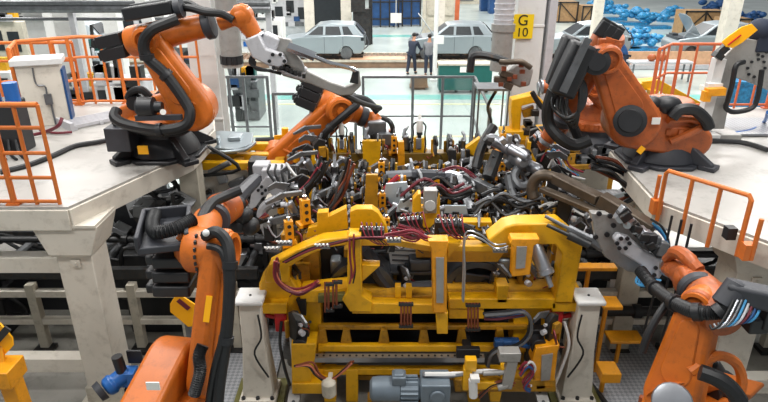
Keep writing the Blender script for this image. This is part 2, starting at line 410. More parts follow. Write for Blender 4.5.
for i, (x, mm, hd, lab, opn) in enumerate(cars):
    t = thing('car_body', lab, 'car', (0, 0, 0), 'car bodies on the far line')
    car_mesh_parts(t, mm, 4.3, bool(hd))
    t.location = (x, YC, ZC); t.scale = (.93, 1, 1)
    if i == 2 or i == 4:
        b = MB(); b.box((2.1, 0, .7), (.1, 1.3, .5)); b.tube([(2.1, -.6, .3), (2.35, -.6, .6), (2.1, -.6, 1.1)], .03); b.build('rear_panel', 'inner', t)
# line conveyor under the cars
t = thing('roller_conveyor', 'long brown roller conveyor under the far row of cars', 'conveyor', (0, YC, 0))
MB().box((0, YC, .14), (46, 2.0, .28)).build('conveyor_bed', 'brownroll', t)
b = MB(); b.box((0, YC-1.02, .33), (46, .1, .1)); b.box((0, YC+1.02, .33), (46, .1, .1)); b.build('side_rail', 'beige', t)
for i in range(60):
    x = -9+i*.3; MB().cyl((x, YC-.95, .32), (x, YC+.95, .32), .055, n=8).build('roller', 'brownroll', t)
MB().box((-.3, YC-.6, .395), (2.6, .8, .02)).build('lit_belt_section', 'peach', t)  # lighter peach paints the lit stretch of the conveyor
MB().box((13.0, YC-1.25, .5), (8.5, .08, .62)).build('lit_conveyor_panel', 'peach', t)  # peach panel carries the lit orange of the conveyor in its colour
MB().box((13.0, YC-1.35, .12), (9, .3, .2)).build('kerb_rail', 'plate_lt', t)

# ---------------------------------------------------------------- people
def skin_obj(name, pts, edges, rad, m, parent, sub=2):
    me = bpy.data.meshes.new(name); off = V(parent['_w'])
    me.from_pydata([V(p) for p in pts], edges, []); me.materials.append(M[m]); me.update()
    o = bpy.data.objects.new(name, me); C.objects.link(o); o.parent = parent; o['_w'] = list(off)
    sk = o.modifiers.new('skin', 'SKIN'); sk.use_smooth_shade = True
    for i, r in enumerate(rad): me.skin_vertices[0].data[i].radius = (r if isinstance(r, tuple) else (r, r)); me.skin_vertices[0].data[i].use_root = (i == 0)
    s = o.modifiers.new('sub', 'SUBSURF'); s.levels = sub; s.render_levels = sub
    return o
def person(label, loc, rz, jacket, trousers, lean=.0, reach=.35, stride=.2, hood=False):
    t = thing('person', label, 'person', (0, 0, 0))
    l = lean
    pts = [(0, 0, .95), (0, l*.4, 1.18), (0, l, 1.42), (0, l*1.15, 1.52), (0, l*1.3+.02, 1.62), (0, l*1.3+.03, 1.72)]
    rad = [(.1, .07), (.1, .07), (.11, .065), .05, .085, .07]
    ed = [(0, 1), (1, 2), (2, 3), (3, 4), (4, 5)]
    arms = []; legs = []
    for s in (-1, 1):
        i = len(pts); st = s*stride
        pts += [(s*.1, 0, .88), (s*.11, st*.5+.03, .5), (s*.11, st-.02, .1), (s*.12, st+.16, .045)]; rad += [.09, .062, .045, .04]
        ed += [(0, i), (i, i+1), (i+1, i+2), (i+2, i+3)]; legs.append(i)
        i = len(pts)
        pts += [(s*.19, l, 1.38), (s*.25, l+.03+reach*.2, 1.13), (s*.2, l+reach, 1.02), (s*.19, l+reach+.09, 1.0)]; rad += [.04, .038, .035, .036]
        ed += [(2, i), (i, i+1), (i+1, i+2), (i+2, i+3)]; arms.append(i)
    skin_obj('body', pts, ed, rad, 'skin', t)
    jp = [(0, 0, .78), pts[1], pts[2], (0, l*1.08, 1.48)]; jr = [(.2, .155), (.175, .13), (.185, .125), .075]; je = [(0, 1), (1, 2), (2, 3)]
    for a in arms:
        i = len(jp); jp += [pts[a], pts[a+1], pts[a+2]]; jr += [.08, .065, .052]; je += [(2, i), (i, i+1), (i+1, i+2)]
    skin_obj('jacket', jp, je, jr, jacket, t)
    tp = [(0, 0, 1.06)]; tr = [(.19, .145)]; te = []
    for a in legs:
        i = len(tp); tp += [pts[a], pts[a+1], pts[a+2]]; tr += [.11, .085, .07]; te += [(0, i), (i, i+1), (i+1, i+2)]
    skin_obj('trousers', tp, te, tr, trousers, t)
    for a in legs:
        q = V(pts[a+2]); b = MB(); b.ball(q+V((0, .07, -.05)), .1, (.55, 1.3, .5)); b.build('shoe', 'black', t)
    b = MB(); b.ball((0, l*1.3+.0, 1.705), .105, (.92, 1.0, .85)); b.build('hair', 'hair', t)
    b = MB(); b.ball((0, l*1.3+.115, 1.65), .02, (.8, 1.2, 1.2)); b.build('nose', 'skin', t)
    t.location = loc; t.rotation_euler = (0, 0, rz); return t
f = P(413, 73, 24.9, None); person('person in dark navy work clothes leaning over the open car front', (P(411, 73, z=0).x, 27.1, 0), -.5, 'navy', 'navy', .18, .5, .18)
f = P(431, 76, 24.9, None); person('person in grey work jacket behind thin white pole', (P(428, 75, z=0).x, 26.8, 0), -.2, 'greycloth', 'navy', .1, .4, .1)
person('person in blue jacket bending over orange parts beyond right robot', (10.6, 26.6, 0), 1.2, 'blue_dk', 'navy', .35, .45, .1)
b = MB(); q = P(435, 60, 25.6); b.cyl((q.x, 25.6, 0), (q.x, 25.6, 7.5), .09, n=10); b.box((q.x, 25.6, .05), (.35, .35, .1)); b.box((q.x, 23.7, 2.0), (.3, .12, .3))
solo(b, 'white_pole', 'white', 'thin white pole in front of worker in grey', 'pole', (q.x, 25.6, 0))
# parts table by the bending worker
t = thing('parts_table', 'low grey bench with orange parts by worker in blue', 'table', (11.5, 25.7, 0))
b = MB(); b.box((11.7, 25.7, .8), (2.6, .7, .08)); b.build('table_top', 'plate_lt', t)
for sx in (-1.2, 1.2):
    for sy in (-.28, .28): MB().bar((11.7+sx, 25.7+sy, 0), (11.7+sx, 25.7+sy, .78), .06, .06).build('leg', 'mid', t)
for i, (x, r) in enumerate(((11.3, .17), (11.75, .17))):
    b = MB(); b.ball((x, 25.65, .84+r*.9), r, (1.1, 1, .9)); solo(b, 'rounded_casting', 'orange_dk', ['orange rounded casting nearer the worker in blue', 'orange rounded casting farther from the worker in blue'][i], 'casting', (x, 25.65, .84), 'castings on the bench')
# green cabinet
t = thing('green_cabinet', 'dark green workbench cabinet in front of grey car', 'cabinet', (X(465, 23.6, 1.1), 23.6, 0)); gx = t.location.x
MB().box((gx, 23.6, .62), (2.05, .7, .96)).build('cabinet_body', 'green', t, bev=.01)
MB().box((gx, 23.6, 1.13), (2.12, .76, .06)).build('worktop', 'beige', t)
MB().box((gx-.1, 23.24, .95), (.26, .01, .22)).build('paper_note', 'label', t)
for s in (-.9, -.3, .3, .9): MB().cyl((gx+s, 23.6, 0), (gx+s, 23.6, .16), .06).build('caster', 'black', t)
b = MB(); b.box((gx-1.75, 24.2, .12), (.75, .6, .06)); b.box((gx-1.75, 24.2, .32), (.66, .5, .36)); b.box((gx-1.75, 24.2, .05), (.5, .4, .1)); solo(b, 'brown_crate', 'brownroll', 'brown and grey crate left of green cabinet', 'crate', (gx-1.75, 24.2, 0))

# ---------------------------------------------------------------- far store racks, crates, wrapped bundles
def rack(x, y, w, h, m, label, cols=3):
    t = thing('storage_rack', label, 'rack', (x, y, 0))
    for i in range(cols+1): MB().bar((x-w/2+w*i/cols, y-.35, 0), (x-w/2+w*i/cols, y-.35, h), .1, .1).build('upright', 'dark', t)
    MB().box((x, y, h*.5), (w, .6, h*.94)).build('mesh_panel', m, t)
    b = MB()
    for k in range(3): b.box((x, y-.36, h*(k+.5)/3), (w, .08, .08))
    b.build('shelf_bar', 'dark', t); return t
rack(X(385, 44, 2), 44, 1.9, 3.4, 'blue_dk', 'blue mesh storage rack left of hanging white notice')
rack(X(407, 44.5, 2), 44.5, 1.9, 3.4, 'blue_dk', 'blue mesh storage rack right of hanging white notice')
b = MB(); q = P(396, 18, 43); b.box(q, (.75, .04, .65)); b.bar((q.x, 43.05, q.z+.3), (q.x, 43.05, 4.5), .04, .04); b.bar((q.x, 43.05, 0), (q.x, 43.05, q.z), .04, .04); solo(b, 'hanging_notice', 'label', 'white notice board in front of blue racks', 'notice', q)
t = thing('grey_doorway', 'dark grey tall machine doorway behind silver car', 'machine', (X(328, 38, 2), 38, 0)); x = t.location.x
MB().box((x, 38, 2.2), (1.6, .8, 4.4)).build('dark_opening', 'glass_dk', t); 
for s in (-1, 1): MB().box((x+s*1.1, 38, 2.3), (.6, 1, 4.6)).build('side_post', 'cream', t)
b = MB(); x = X(362, 36, 1.5); b.box((x, 36, 1.0), (1.0, .8, 2.0)); b.box((x-.2, 35.6, 2.2), (.8, .3, .7)); b.box((x+.5, 36, 1.8), (.2, .3, 3.6)); b.box((x, 36, 3.0), (1.2, .5, .3)); solo(b, 'dark_machine', 'dark', 'dark tall machine beyond silver car', 'machine', (x, 36, 0))
b = MB(); x = X(455, 40, 1.5); b.box((x, 40, 2), (.5, .5, 4)); b.box((x, 40, .05), (.9, .9, .1)); solo(b, 'red_post', 'rail_red', 'red brown post beyond the grey car roof', 'post', (x, 40, 0))
b = MB(); x = X(440, 38, 1.5); b.box((x, 38, 1.2), (1.7, .8, 2.4)); b.box((x, 37.55, 1.7), (1.5, .1, .5)); b.box((x-1, 37.6, 2.2), (.18, .18, 4.4)); solo(b, 'pale_cabinet', 'beige', 'beige equipment cabinet left of the red brown post', 'cabinet', (x, 38, 0))
for i, (px, py, Y, w_, h_) in enumerate([(487, 9, 55, 1.1, 1.6), (497, 11, 53, 1.3, 1.7)]):
    q = P(px, py, z=0); x = X(px, Y, 1); b = MB(); b.box((x, Y, h_/2), (w_, 1, h_), taper=1.08)
    for k in range(3): b.box((x, Y, h_*(k+.6)/3.4), (w_*1.06, 1.06, .1))
    solo(b, 'blue_bin', 'blue_dk', ['stacked blue bin left of the sign column duct, farther one', 'stacked blue bin left of the sign column duct, nearer one'][i], 'bin', (x, Y, 0), 'blue bins')
def crate(px, Y, w_, h_, label):
    x = X(px, Y, h_/2); t = thing('wooden_crate', label, 'crate', (x, Y, 0), 'wooden crates at the back')
    MB().box((x, Y, h_/2), (w_, 1.4, h_*.96)).build('crate_board', 'crate', t)
    b = MB()
    for s in (-1, 0, 1): b.box((x+s*w_/2*.97, Y-.72, h_/2), (.09, .08, h_))
    for z in (.06, h_-.05): b.box((x, Y-.72, z), (w_, .08, .09))
    b.bar((x-w_/2, Y-.74, .1), (x, Y-.74, h_-.1), .06, .06); b.bar((x+w_/2, Y-.74, .1), (x, Y-.74, h_-.1), .06, .06); b.build('crate_frame', 'dark', t)
crate(557, 47, 2.7, 1.5, 'brown wooden crate right of the G 10 sign')
crate(588, 46, 1.3, 1.3, 'small brown wooden crate with yellow straps beyond right robot')
crate(699, 40, 2.6, 1.55, 'wide brown wooden crate above silver car roof')
crate(731, 38, 1.6, 1.3, 'narrow brown wooden crate beside white right column')
def bundle(px, py, Y, w_, h_, label, m='blue_lt'):
    x = X(px, Y, h_/2); b = MB(); rnd = random.Random(px)
    b.box((x, Y, .1), (w_, .9, .2))
    for k in range(26):
        r = h_*rnd.uniform(.11, .22); b.ball((x+rnd.uniform(-.42, .42)*w_, Y+rnd.uniform(-.3, .3), .2+rnd.uniform(.2, .65)*h_), r, (rnd.uniform(.9, 1.5), 1, .8), 9, 6)
    return solo(b, 'wrapped_bundle', m, label, 'bundle', (x, Y, 0), 'blue film wrapped parts')
bundle(612, 8, 48, 2.2, 1.3, 'blue film wrapped bundle straight above the black robot motors')
bundle(632, 12, 45, 2.4, 1.4, 'blue film wrapped bundle second from the black robot motors')
bundle(654, 16, 43, 2.2, 1.2, 'blue film wrapped bundle beside the wide wooden crate')
bundle(600, 4, 53, 2.2, 1.4, 'blue film wrapped bundle at the very back')
bundle(672, 8, 47, 1.7, 1.3, 'blue film wrapped bundle behind the wide wooden crate')
for i, (px, Y) in enumerate(((627, 33.2), (645, 33.5), (636, 36.5))):
    bundle(px, 50, Y, 1.7, 1.0, ['low blue film bundle beside the raised car hood', 'low blue film bundle under the raised car hood', 'low blue film bundle beyond the far conveyor'][i])
bundle(748, 5, 44, 2.2, 1.2, 'deep blue bin load at the upper right behind cream column', 'blue_dk')
bundle(715, 0, 52, 2.4, 1.3, 'deep blue bin load above the narrow wooden crate', 'blue_dk')
for i, (px, Y, w_, lab) in enumerate(((597, 26.3, .35, 'slim white pillar beyond the black robot motors'), (728, 23.6, .5, 'white pillar beside yellow flag board'), (441, 33, .4, 'white pillar behind workers and car'))):
    x = X(px, Y, 2.5); b = MB(); b.box((x, Y, 4), (w_, w_, 8)); b.box((x, Y, .1), (w_+.3, w_+.3, .2)); solo(b, 'steel_pillar', 'cream', lab, 'pillar', (x, Y, 0))
# left hand machinery far behind
for i, (px, Y, w_, lab) in enumerate(((41, 19, .55, 'white pillar farthest left beyond the railing'), (68, 20, .75, 'broad white pillar second from left beyond the railing'), (112, 22, .5, 'white pillar beyond the black counterweights'), (160, 20, .5, 'white pillar seen under the upper robot forearm'))):
    x = X(px, Y, 3); b = MB(); b.box((x, Y, 4), (w_, w_, 8)); b.box((x, Y, .1), (w_+.3, w_+.3, .2)); solo(b, 'steel_pillar', 'white', lab, 'pillar', (x, Y, 0))
for i, (px, Y, dx) in enumerate(((181, 17, -1.2),)):
    x = X(px, Y, 2); b = MB(); b.bar((x, Y, 0), (x+dx, Y, 6), .3, .2); solo(b, 'slanted_brace', 'white', 'slanting white brace under the upper robot forearm', 'brace', (x, Y, 0))
t = thing('pipe_bridge', 'long grey pipe bridge crossing above the left platform', 'pipe', (-9, 18.2, 0))
for z, r, yy in ((P(0, 9, 18.2).z, .11, 18.2), (P(0, 19, 18.6).z, .05, 18.6), (P(0, 3, 18.2).z, .08, 18.2)): MB().cyl((-16, yy, z), (-3.3, yy, z), r, n=12).build('pipe', 'mid', t)
for x in (-15.5, -9.2, -3.4): MB().bar((x, 18.4, 0), (x, 18.4, 5.4), .16, .16).build('support_post', 'plate_lt', t)
def machine(px, Y, w_, h_, m, label, seed):
    x = X(px, Y, h_/2); rnd = random.Random(seed); t = thing('production_machine', label, 'machine', (x, Y, 0))
    MB().box((x, Y, h_/2), (w_, 1.2, h_)).build('housing', m, t, bev=.03)
    for k in range(3): MB().box((x+w_*(k-1)*.3, Y-.61, h_*rnd.uniform(.55, .75)), (w_*.2, .04, h_*.3)).build('window', 'glass_dk', t)
    MB().box((x+rnd.uniform(-.2, .2), Y-.63, h_*.3), (w_*.6, .06, .25)).build('control_box', rnd.choice(['mid', 'dark', 'blue']), t)
    for k in range(9): MB().box((x+rnd.uniform(-.5, .5)*w_, Y-.66, h_*rnd.uniform(.1, 1.1)), (rnd.uniform(.06, .5), .12, rnd.uniform(.06, .5))).build('panel', rnd.choice(['white', 'mid', 'dark', 'glass_dk', 'plate_lt', 'blue_dk', 'black']), t)
    for k in range(3): p = V((x+rnd.uniform(-.6, .6)*w_, Y-.5, 0)); MB().bar(p, p+V((rnd.uniform(-.3, .3), 0, h_*rnd.uniform(1.1, 1.7))), .1, .1).build('frame_post', rnd.choice(['white', 'mid', 'dark']), t)
    for k in range(4):
        q = V((x+rnd.uniform(-.45, .45)*w_, Y-.2, h_)); MB().box(q+V((0, 0, .2)), (.3, .3, .4)).build('top_unit', rnd.choice(['white', 'mid', 'dark', 'yellow', 'green']), t)
for a in ((10, 25, 2.2, 2.6, 'beige', 'beige machine with dark windows at the upper left edge', 1), (28, 33, 2.6, 2.2, 'white', 'white machine second from the upper left edge', 2), (88, 24, 2.0, 1.6, 'body_lt', 'pale blue machine above orange railing', 3), (100, 34, 3, 2.4, 'white', 'white machine behind black counterweights at the back', 4), (150, 34, 3, 2.2, 'plate_lt', 'grey machine high behind upper robot arm', 5), (60, 42, 3.4, 2.2, 'white', 'white machine in the far left back row', 6), (262, 33, 2.4, 1.8, 'white', 'white machine left of far silver car', 7), (292, 40, 2.4, 2.4, 'plate_lt', 'grey machine behind far silver car, left one', 8), (215, 40, 3, 2.2, 'beige', 'beige machine behind left white column', 9), (180, 26, 1.6, 1.5, 'mid', 'grey machine under upper robot forearm', 10), (462, 62, 4, 1.4, 'beige', 'beige machine far behind grey car', 12)):
    machine(*a)
for a in ((50, 15.5, 1.1, 1.5, 'white', 'white low machine just beyond the long orange railing', 21), (128, 17, 1.2, 1.9, 'plate_lt', 'light grey machine beyond railing beside upper robot', 22), (8, 20, 1.2, 1.6, 'white', 'small white machine at left edge behind curved railing', 23), (95, 19, 1.0, 1.3, 'beige', 'small beige machine beyond long orange railing', 24), (30, 44, 3, 2, 'mid', 'grey machine in the far left back row', 25), (110, 45, 3, 2.2, 'beige', 'beige machine in the far left back row', 26), (190, 48, 3, 2.2, 'white', 'white machine farthest back above upper robot', 27), (250, 20, .8, 1.3, 'mid', 'small grey machine between slotted duct and weld gun', 28), (285, 50, 3, 2.6, 'beige', 'beige machine far behind left silver car', 29), (530, 60, 4, 1.5, 'plate_lt', 'light grey machine far behind the sign column', 30)):
    machine(*a)
b = MB(); x = X(84, 22, 1); b.box((x, 22, .9), (.5, .4, 1.8)); b.box((x, 21.8, 1.5), (.34, .06, .3)); solo(b, 'operator_pedestal', 'mid', 'small grey pedestal beyond orange railing', 'pedestal', (x, 22, 0))
# ================================================================ raised robot platforms
PZ = 2.8
def platform(name, pts, label, inner):
    t = thing(name, label, 'platform', (pts[0][0], pts[0][1], 0))
    b = MB(); b.prism([V((x, y, PZ-.03)) for x, y in pts], (0, 0, .03)); b.build('deck_plate', 'deck', t)
    n = len(pts)
    b = MB()
    for i in range(n):
        p, q = V((*pts[i], PZ-.15)), V((*pts[(i+1) % n], PZ-.15)); b.bar(p, q, .05, .24)
    b.build('edge_beam', 'cream', t, bev=.006)
    b = MB()
    for p, q in inner: b.bar(V((*p, PZ-.14)), V((*q, PZ-.14)), .12, .2)
    b.build('joist', 'beige', t)
    return t
LP = platform('robot_platform', [(-3.4, 5.9), (-2.64, 7.77), (-2.62, 8.9), (-3.1, 10.6), (-9.5, 10.6), (-9.5, 5.85)], 'white left robot platform on cream posts', [((-9, 6.5), (-3.4, 6.5)), ((-9, 8), (-2.8, 8)), ((-9, 9.3), (-2.9, 9.3)), ((-5.5, 6), (-5.5, 10.4))])
RP = platform('robot_platform', [(3.02, 6.1), (3.12, 7.85), (3.9, 8.3), (4.4, 10.2), (9.5, 10.2), (9.5, 4.2), (3.72, 5.0)], 'white right robot platform behind orange ladder gate', [((3.3, 6.5), (9, 6.5)), ((3.7, 8), (9, 8)), ((4.3, 9.3), (9, 9.3)), ((5.5, 4.8), (5.5, 10))])
def post(x, y, label, w=.4, dirx=-1):
    t = thing('platform_post', label, 'post', (x, y, 0))
    b = MB(); b.box((x, y, 1.42), (w, w, 2.28)); b.build('shaft', 'cream', t, bev=.012)
    b = MB(); b.box((x, y, 2.36), (w+.05, w+.1, .36)); b.prism([(x-w/2-.04, y-w/2-.06, 2.2), (x-w/2-.16, y-w/2-.06, 2.55), (x+w/2+.16, y-w/2-.06, 2.55), (x+w/2+.04, y-w/2-.06, 2.2)], (0, w+.12, 0)); b.build('capital', 'cream', t, bev=.008)
    b = MB(); b.box((x, y, 2.565), (w+.3, w+.16, .03)); b.build('cap_plate', 'cream', t)
    b = MB(); b.box((x, y, .16), (w+.05, w+.05, .32)); b.box((x, y, .02), (w+.3, w+.3, .04)); b.build('plinth', 'beige', t, bev=.01)
    b = MB(); b.box((x+.02, y-w/2-.01, 2.08), (.1, .03, .09)); b.cyl((x+.02, y-w/2-.01, 2.08), (x+.02, y-w/2-.04, 2.08), .018); b.build('lug', 'cream', t)
    for z, h in ((1.98, .2), (.55, .2)):
        MB().box((x+dirx*(2.4+w/2), y, z), (4.8, .18, h)).build('side_beam', 'cream', t, bev=.008)
    return t
post(-3.5, 6.17, 'cream post carrying the left platform corner')
post(3.97, 5.78, 'cream post carrying the right platform corner', dirx=1)
for i, (x, y, lab) in enumerate(((-2.85, 8.3, 'cream post under far corner of left platform'), (3.36, 7.2, 'cream post under far corner of right platform'))):
    b = MB(); b.box((x, y, 1.28), (.28, .28, 2.57)); solo(b, 'platform_post', 'beige', lab, 'post', (x, y, 0), bev=.01)

def lattice_rail(name, label, path, z0, z1, nv, nh, m='rail', r=.022, top=.03, diag=False):
    """guard rail along a ground polyline"""
    t = thing(name, label, 'guard rail', (*path[0], z0)); pts = [V((*p, 0)) for p in path]
    b = MB(); b.tube([p+V((0, 0, z1)) for p in pts], top, k=1); b.build('top_rail', m, t)
    for k in range(nh):
        z = z0+(z1-z0)*(k+.12)/nh; MB().tube([p+V((0, 0, z)) for p in pts], r, k=1).build('rail_bar', m, t)
    L = [0]
    for i in range(len(pts)-1): L.append(L[-1]+(pts[i+1]-pts[i]).length)
    for j in range(nv+1):
        s = L[-1]*j/nv; i = 0
        while i < len(L)-2 and L[i+1] < s: i += 1
        p = pts[i].lerp(pts[i+1], (s-L[i])/(L[i+1]-L[i]))
        big = j % 3 == 0
        b = MB(); b.tube([p+V((0, 0, z0)), p+V((0, 0, z1))], r*1.5 if big else r, k=1)
        if big: b.box(p+V((0, 0, z0+.01)), (.14, .1, .02))
        b.build('upright', m, t)
    return t
# near left rail
xr = -3.52
lattice_rail('guard_rail', 'orange lattice guard rail at the near left platform edge', [(-4.75, 5.98), (xr, 5.98)], PZ, 3.9, 5, 4)
lattice_rail('guard_rail', 'long orange guard rail along back of left platform', [(-5.6, 9.1), (-5.95, 9.9), (-5.2, 10.45), (-3.2, 10.45)], PZ, 3.95, 14, 3)
lattice_rail('guard_rail', 'orange guard rail along left platform behind the grey cabinet', [(-7.2, 9.5), (-6.6, 10.45), (-5.35, 10.52)], PZ, 3.85, 7, 3)
lattice_rail('guard_rail', 'rust orange guard rail at back of right platform', [(4.33, 9.6), (4.75, 10.12), (5.6, 10.12), (7.4, 10.12)], PZ, 3.88, 12, 2, 'rail_red', .02, .026)
# hanging ladder gate on the right platform edge
a, c = P(662, 200, 5.98), P(741, 219, 5.02)
a = V((3.0, 5.98, 0)); c = V((3.37, 5.06, 0)); t = thing('ladder_gate', 'orange tubular drop gate on the right platform edge', 'gate', (a+c)/2+V((0, 0, PZ)))
b = MB(); za, zb = P(667, 170, 5.98).z, 2.6
b.tube([a+V((0, 0, zb)), a+V((0, 0, za-.04)), a.lerp(c, .03)+V((0, 0, za)), c.lerp(a, .03)+V((0, 0, za+.08)), c+V((0, 0, za+.04)), c+V((0, 0, zb+.06))], .024, k=1); b.build('gate_frame', 'rail', t)
for k in (.34, .67): q = a.lerp(c, k); MB().tube([q+V((0, 0, zb)), q+V((0, 0, za+.03))], .022, k=1).build('gate_bar', 'rail', t)
for q, s in ((a, -.1), (c, .12)):
    d = (c-a).normalized()*s; b = MB(); b.tube([q+d+V((.02, 0, 2.68)), q+d+V((.02, 0, 3.1))], .022, k=1); b.box(q+d*.6+V((.01, 0, 2.75)), (.1, .1, .16)); b.build('hinge_bracket', 'rail', t)
b = MB(); b.box(c+V((-.06, .1, 2.86)), (.09, .09, .12)); b.build('latch', 'black', t)
for k, s in enumerate((0, 1, 2)):
    q = V((3.02+.055*s, 5.72-.1*s, 0)); b = MB(); b.tube([q+V((0, 0, 2.78)), q+V((-.02, -.02, 2.0)), q+V((-.05, 0, 1.3))], .014, k=2)
    solo(b, 'hanging_cable', 'rubber', ['black cable hanging under gate, nearest the gun plate', 'black cable hanging under gate, middle one of three', 'black cable hanging under gate, farthest from the gun plate'][k], 'cable', q, 'cables under the gate')
# tread walkways seen below and beside
b = MB(); b.box((4.4, 8.25, 1.75), (2.8, 1.4, .04))
for x in (3.2, 5.6): b.bar((x, 8.25, 0), (x, 8.25, 1.75), .1, .1)
solo(b, 'tread_walkway', 'tread', 'grey tread plate walkway below right platform', 'walkway', (4.4, 8.25, 1.75))
b = MB(); b.box((4.3, 7.28, 1.7), (2.6, .5, .05))
for x in (3.2, 5.4): b.bar((x, 7.28, 0), (x, 7.28, 1.7), .1, .1)
solo(b, 'cover_plate', 'white', 'white cover plate below gate in front of tread walkway', 'plate', (4.3, 7.28, 1.7))
solo(MB().box((-1.95, 6.9, .03), (1.0, 2.4, .04)), 'tread_plate', 'tread', 'grey tread floor plate left of left white pedestal', 'floor plate', (-1.95, 6.9, .01))
solo(MB().box((3.3, 6.7, .03), (1.2, 2.2, .04)), 'tread_plate', 'tread', 'grey tread floor plate right of right white pedestal', 'floor plate', (3.3, 6.7, .01))
solo(MB().box((5.1, 8.9, 2.83), (2.4, .9, .03)), 'tread_plate', 'tread', 'grey tread plate lying on right platform behind robot', 'floor plate', (5.1, 8.9, PZ+.015))

# things on the left platform
t = thing('control_cabinet', 'cream electrical cabinet with conduit on left platform', 'cabinet', (-5.25, 9.2, PZ))
R = Matrix.Rotation(.36, 3, 'Z'); cb = V((-5.25, 9.2, PZ))
b = MB(); b.box(cb+V((0, 0, .47)), (.6, .35, .94), R); b.build('cabinet_body', 'cream', t, bev=.01)
b = MB(); b.box(cb+V((0, 0, .98)), (.7, .45, .09), R); b.build('cabinet_top', 'white', t, bev=.01)
b = MB(); b.box(cb+R@V((.315, 0, .45)), (.03, .37, .8), R); b.build('blue_door_edge', 'blue_dk', t)
b = MB(); b.box(cb+R@V((.06, -.2, .42)), (.1, .06, .16), R); b.build('junction_box', 'mid', t)
b = MB(); b.tube([cb+R@V((.08, -.19, .34)), cb+R@V((.08, -.19, .02))], .014, k=1); b.tube([cb+R@V((.05, -.19, .5)), cb+R@V((.05, -.2, .62)), cb+R@V((-.06, -.19, .66)), cb+R@V((-.06, -.19, .9))], .012); b.build('conduit', 'mid', t)
b = MB(); R2 = Matrix.Rotation(.85, 3, 'Z'); q = P(95, 122, z=PZ)
for k in range(-3, 4): b.box(q+R2@V((0, k*.07, .05)), (.95, .03, .05), R2)
for k in (-.4, 0, .4): b.box(q+R2@V((k, 0, .03)), (.05, .5, .06), R2)
b.box(q+R2@V((-.45, 0, .06)), (.06, .52, .12), R2)
solo(b, 'cable_tray', 'plate_lt', 'grey slotted cable tray lying beside upper left robot base', 'tray', (q.x, q.y, PZ))
b = MB(); b.tube([P(118, 138, z=PZ+.04), P(98, 142, z=PZ+.04), P(75, 146, z=PZ+.03), P(52, 156, z=PZ+.03), P(25, 166, z=PZ+.03), P(0, 172, z=PZ+.03)], .035); solo(b, 'floor_cable', 'rubber', 'black cable from upper left robot to the near railing', 'cable', P(75, 146, z=PZ))
b = MB(); b.tube([P(10, 141, z=PZ+.04), P(28, 136, z=PZ+.04), P(45, 132, z=PZ+.08), P(58, 126, z=PZ+.2), P(62, 118, z=PZ+.3)], .025); b.tube([P(40, 130, z=PZ+.03), P(55, 133, z=PZ+.03), P(72, 132, z=PZ+.03)], .02); solo(b, 'floor_cable', 'wine', 'short dark red cables at foot of cream cabinet', 'cable', P(45, 132, z=PZ))
t = thing('valve_unit', 'blue and black valve unit behind near left railing', 'valve unit', P(12, 150, z=PZ)); q = t.location.copy()
b = MB(); b.box(q+V((0, 0, .35)), (.5, .35, .7)); b.build('base_block', 'black', t, bev=.02)
for k in range(3): b = MB(); b.cyl(q+V((-.25+k*.25, -.1, .7)), q+V((-.25+k*.25, -.1, .95)), .09); b.build('blue_valve', 'blue', t)
b = MB()
for k in range(5): b.tube([q+V((-.2+k*.1, -.18, .2)), q+V((-.2+k*.12, -.3, .05)), q+V((-.1+k*.14, -.45, .02))], .02)
b.build('hose', 'rubber', t)

# ================================================================ robots
def hull(a, b, r1, r2, n, k=10):
    u = (b-a).normalized(); v = n.cross(u).normalized(); L = (b-a).length
    al = math.acos(max(-1, min(1, (r1-r2)/L))); pts = []
    for i in range(k+1): an = al+(2*math.pi-2*al)*i/k; pts.append(a+(u*math.cos(an)+v*math.sin(an))*r1)
    for i in range(k+1): an = -al+2*al*i/k; pts.append(b+(u*math.cos(an)+v*math.sin(an))*r2)
    return pts
def slab(b, pts, n, th, off=0.): b.prism([p-n*(th/2-off) for p in pts], n*th)

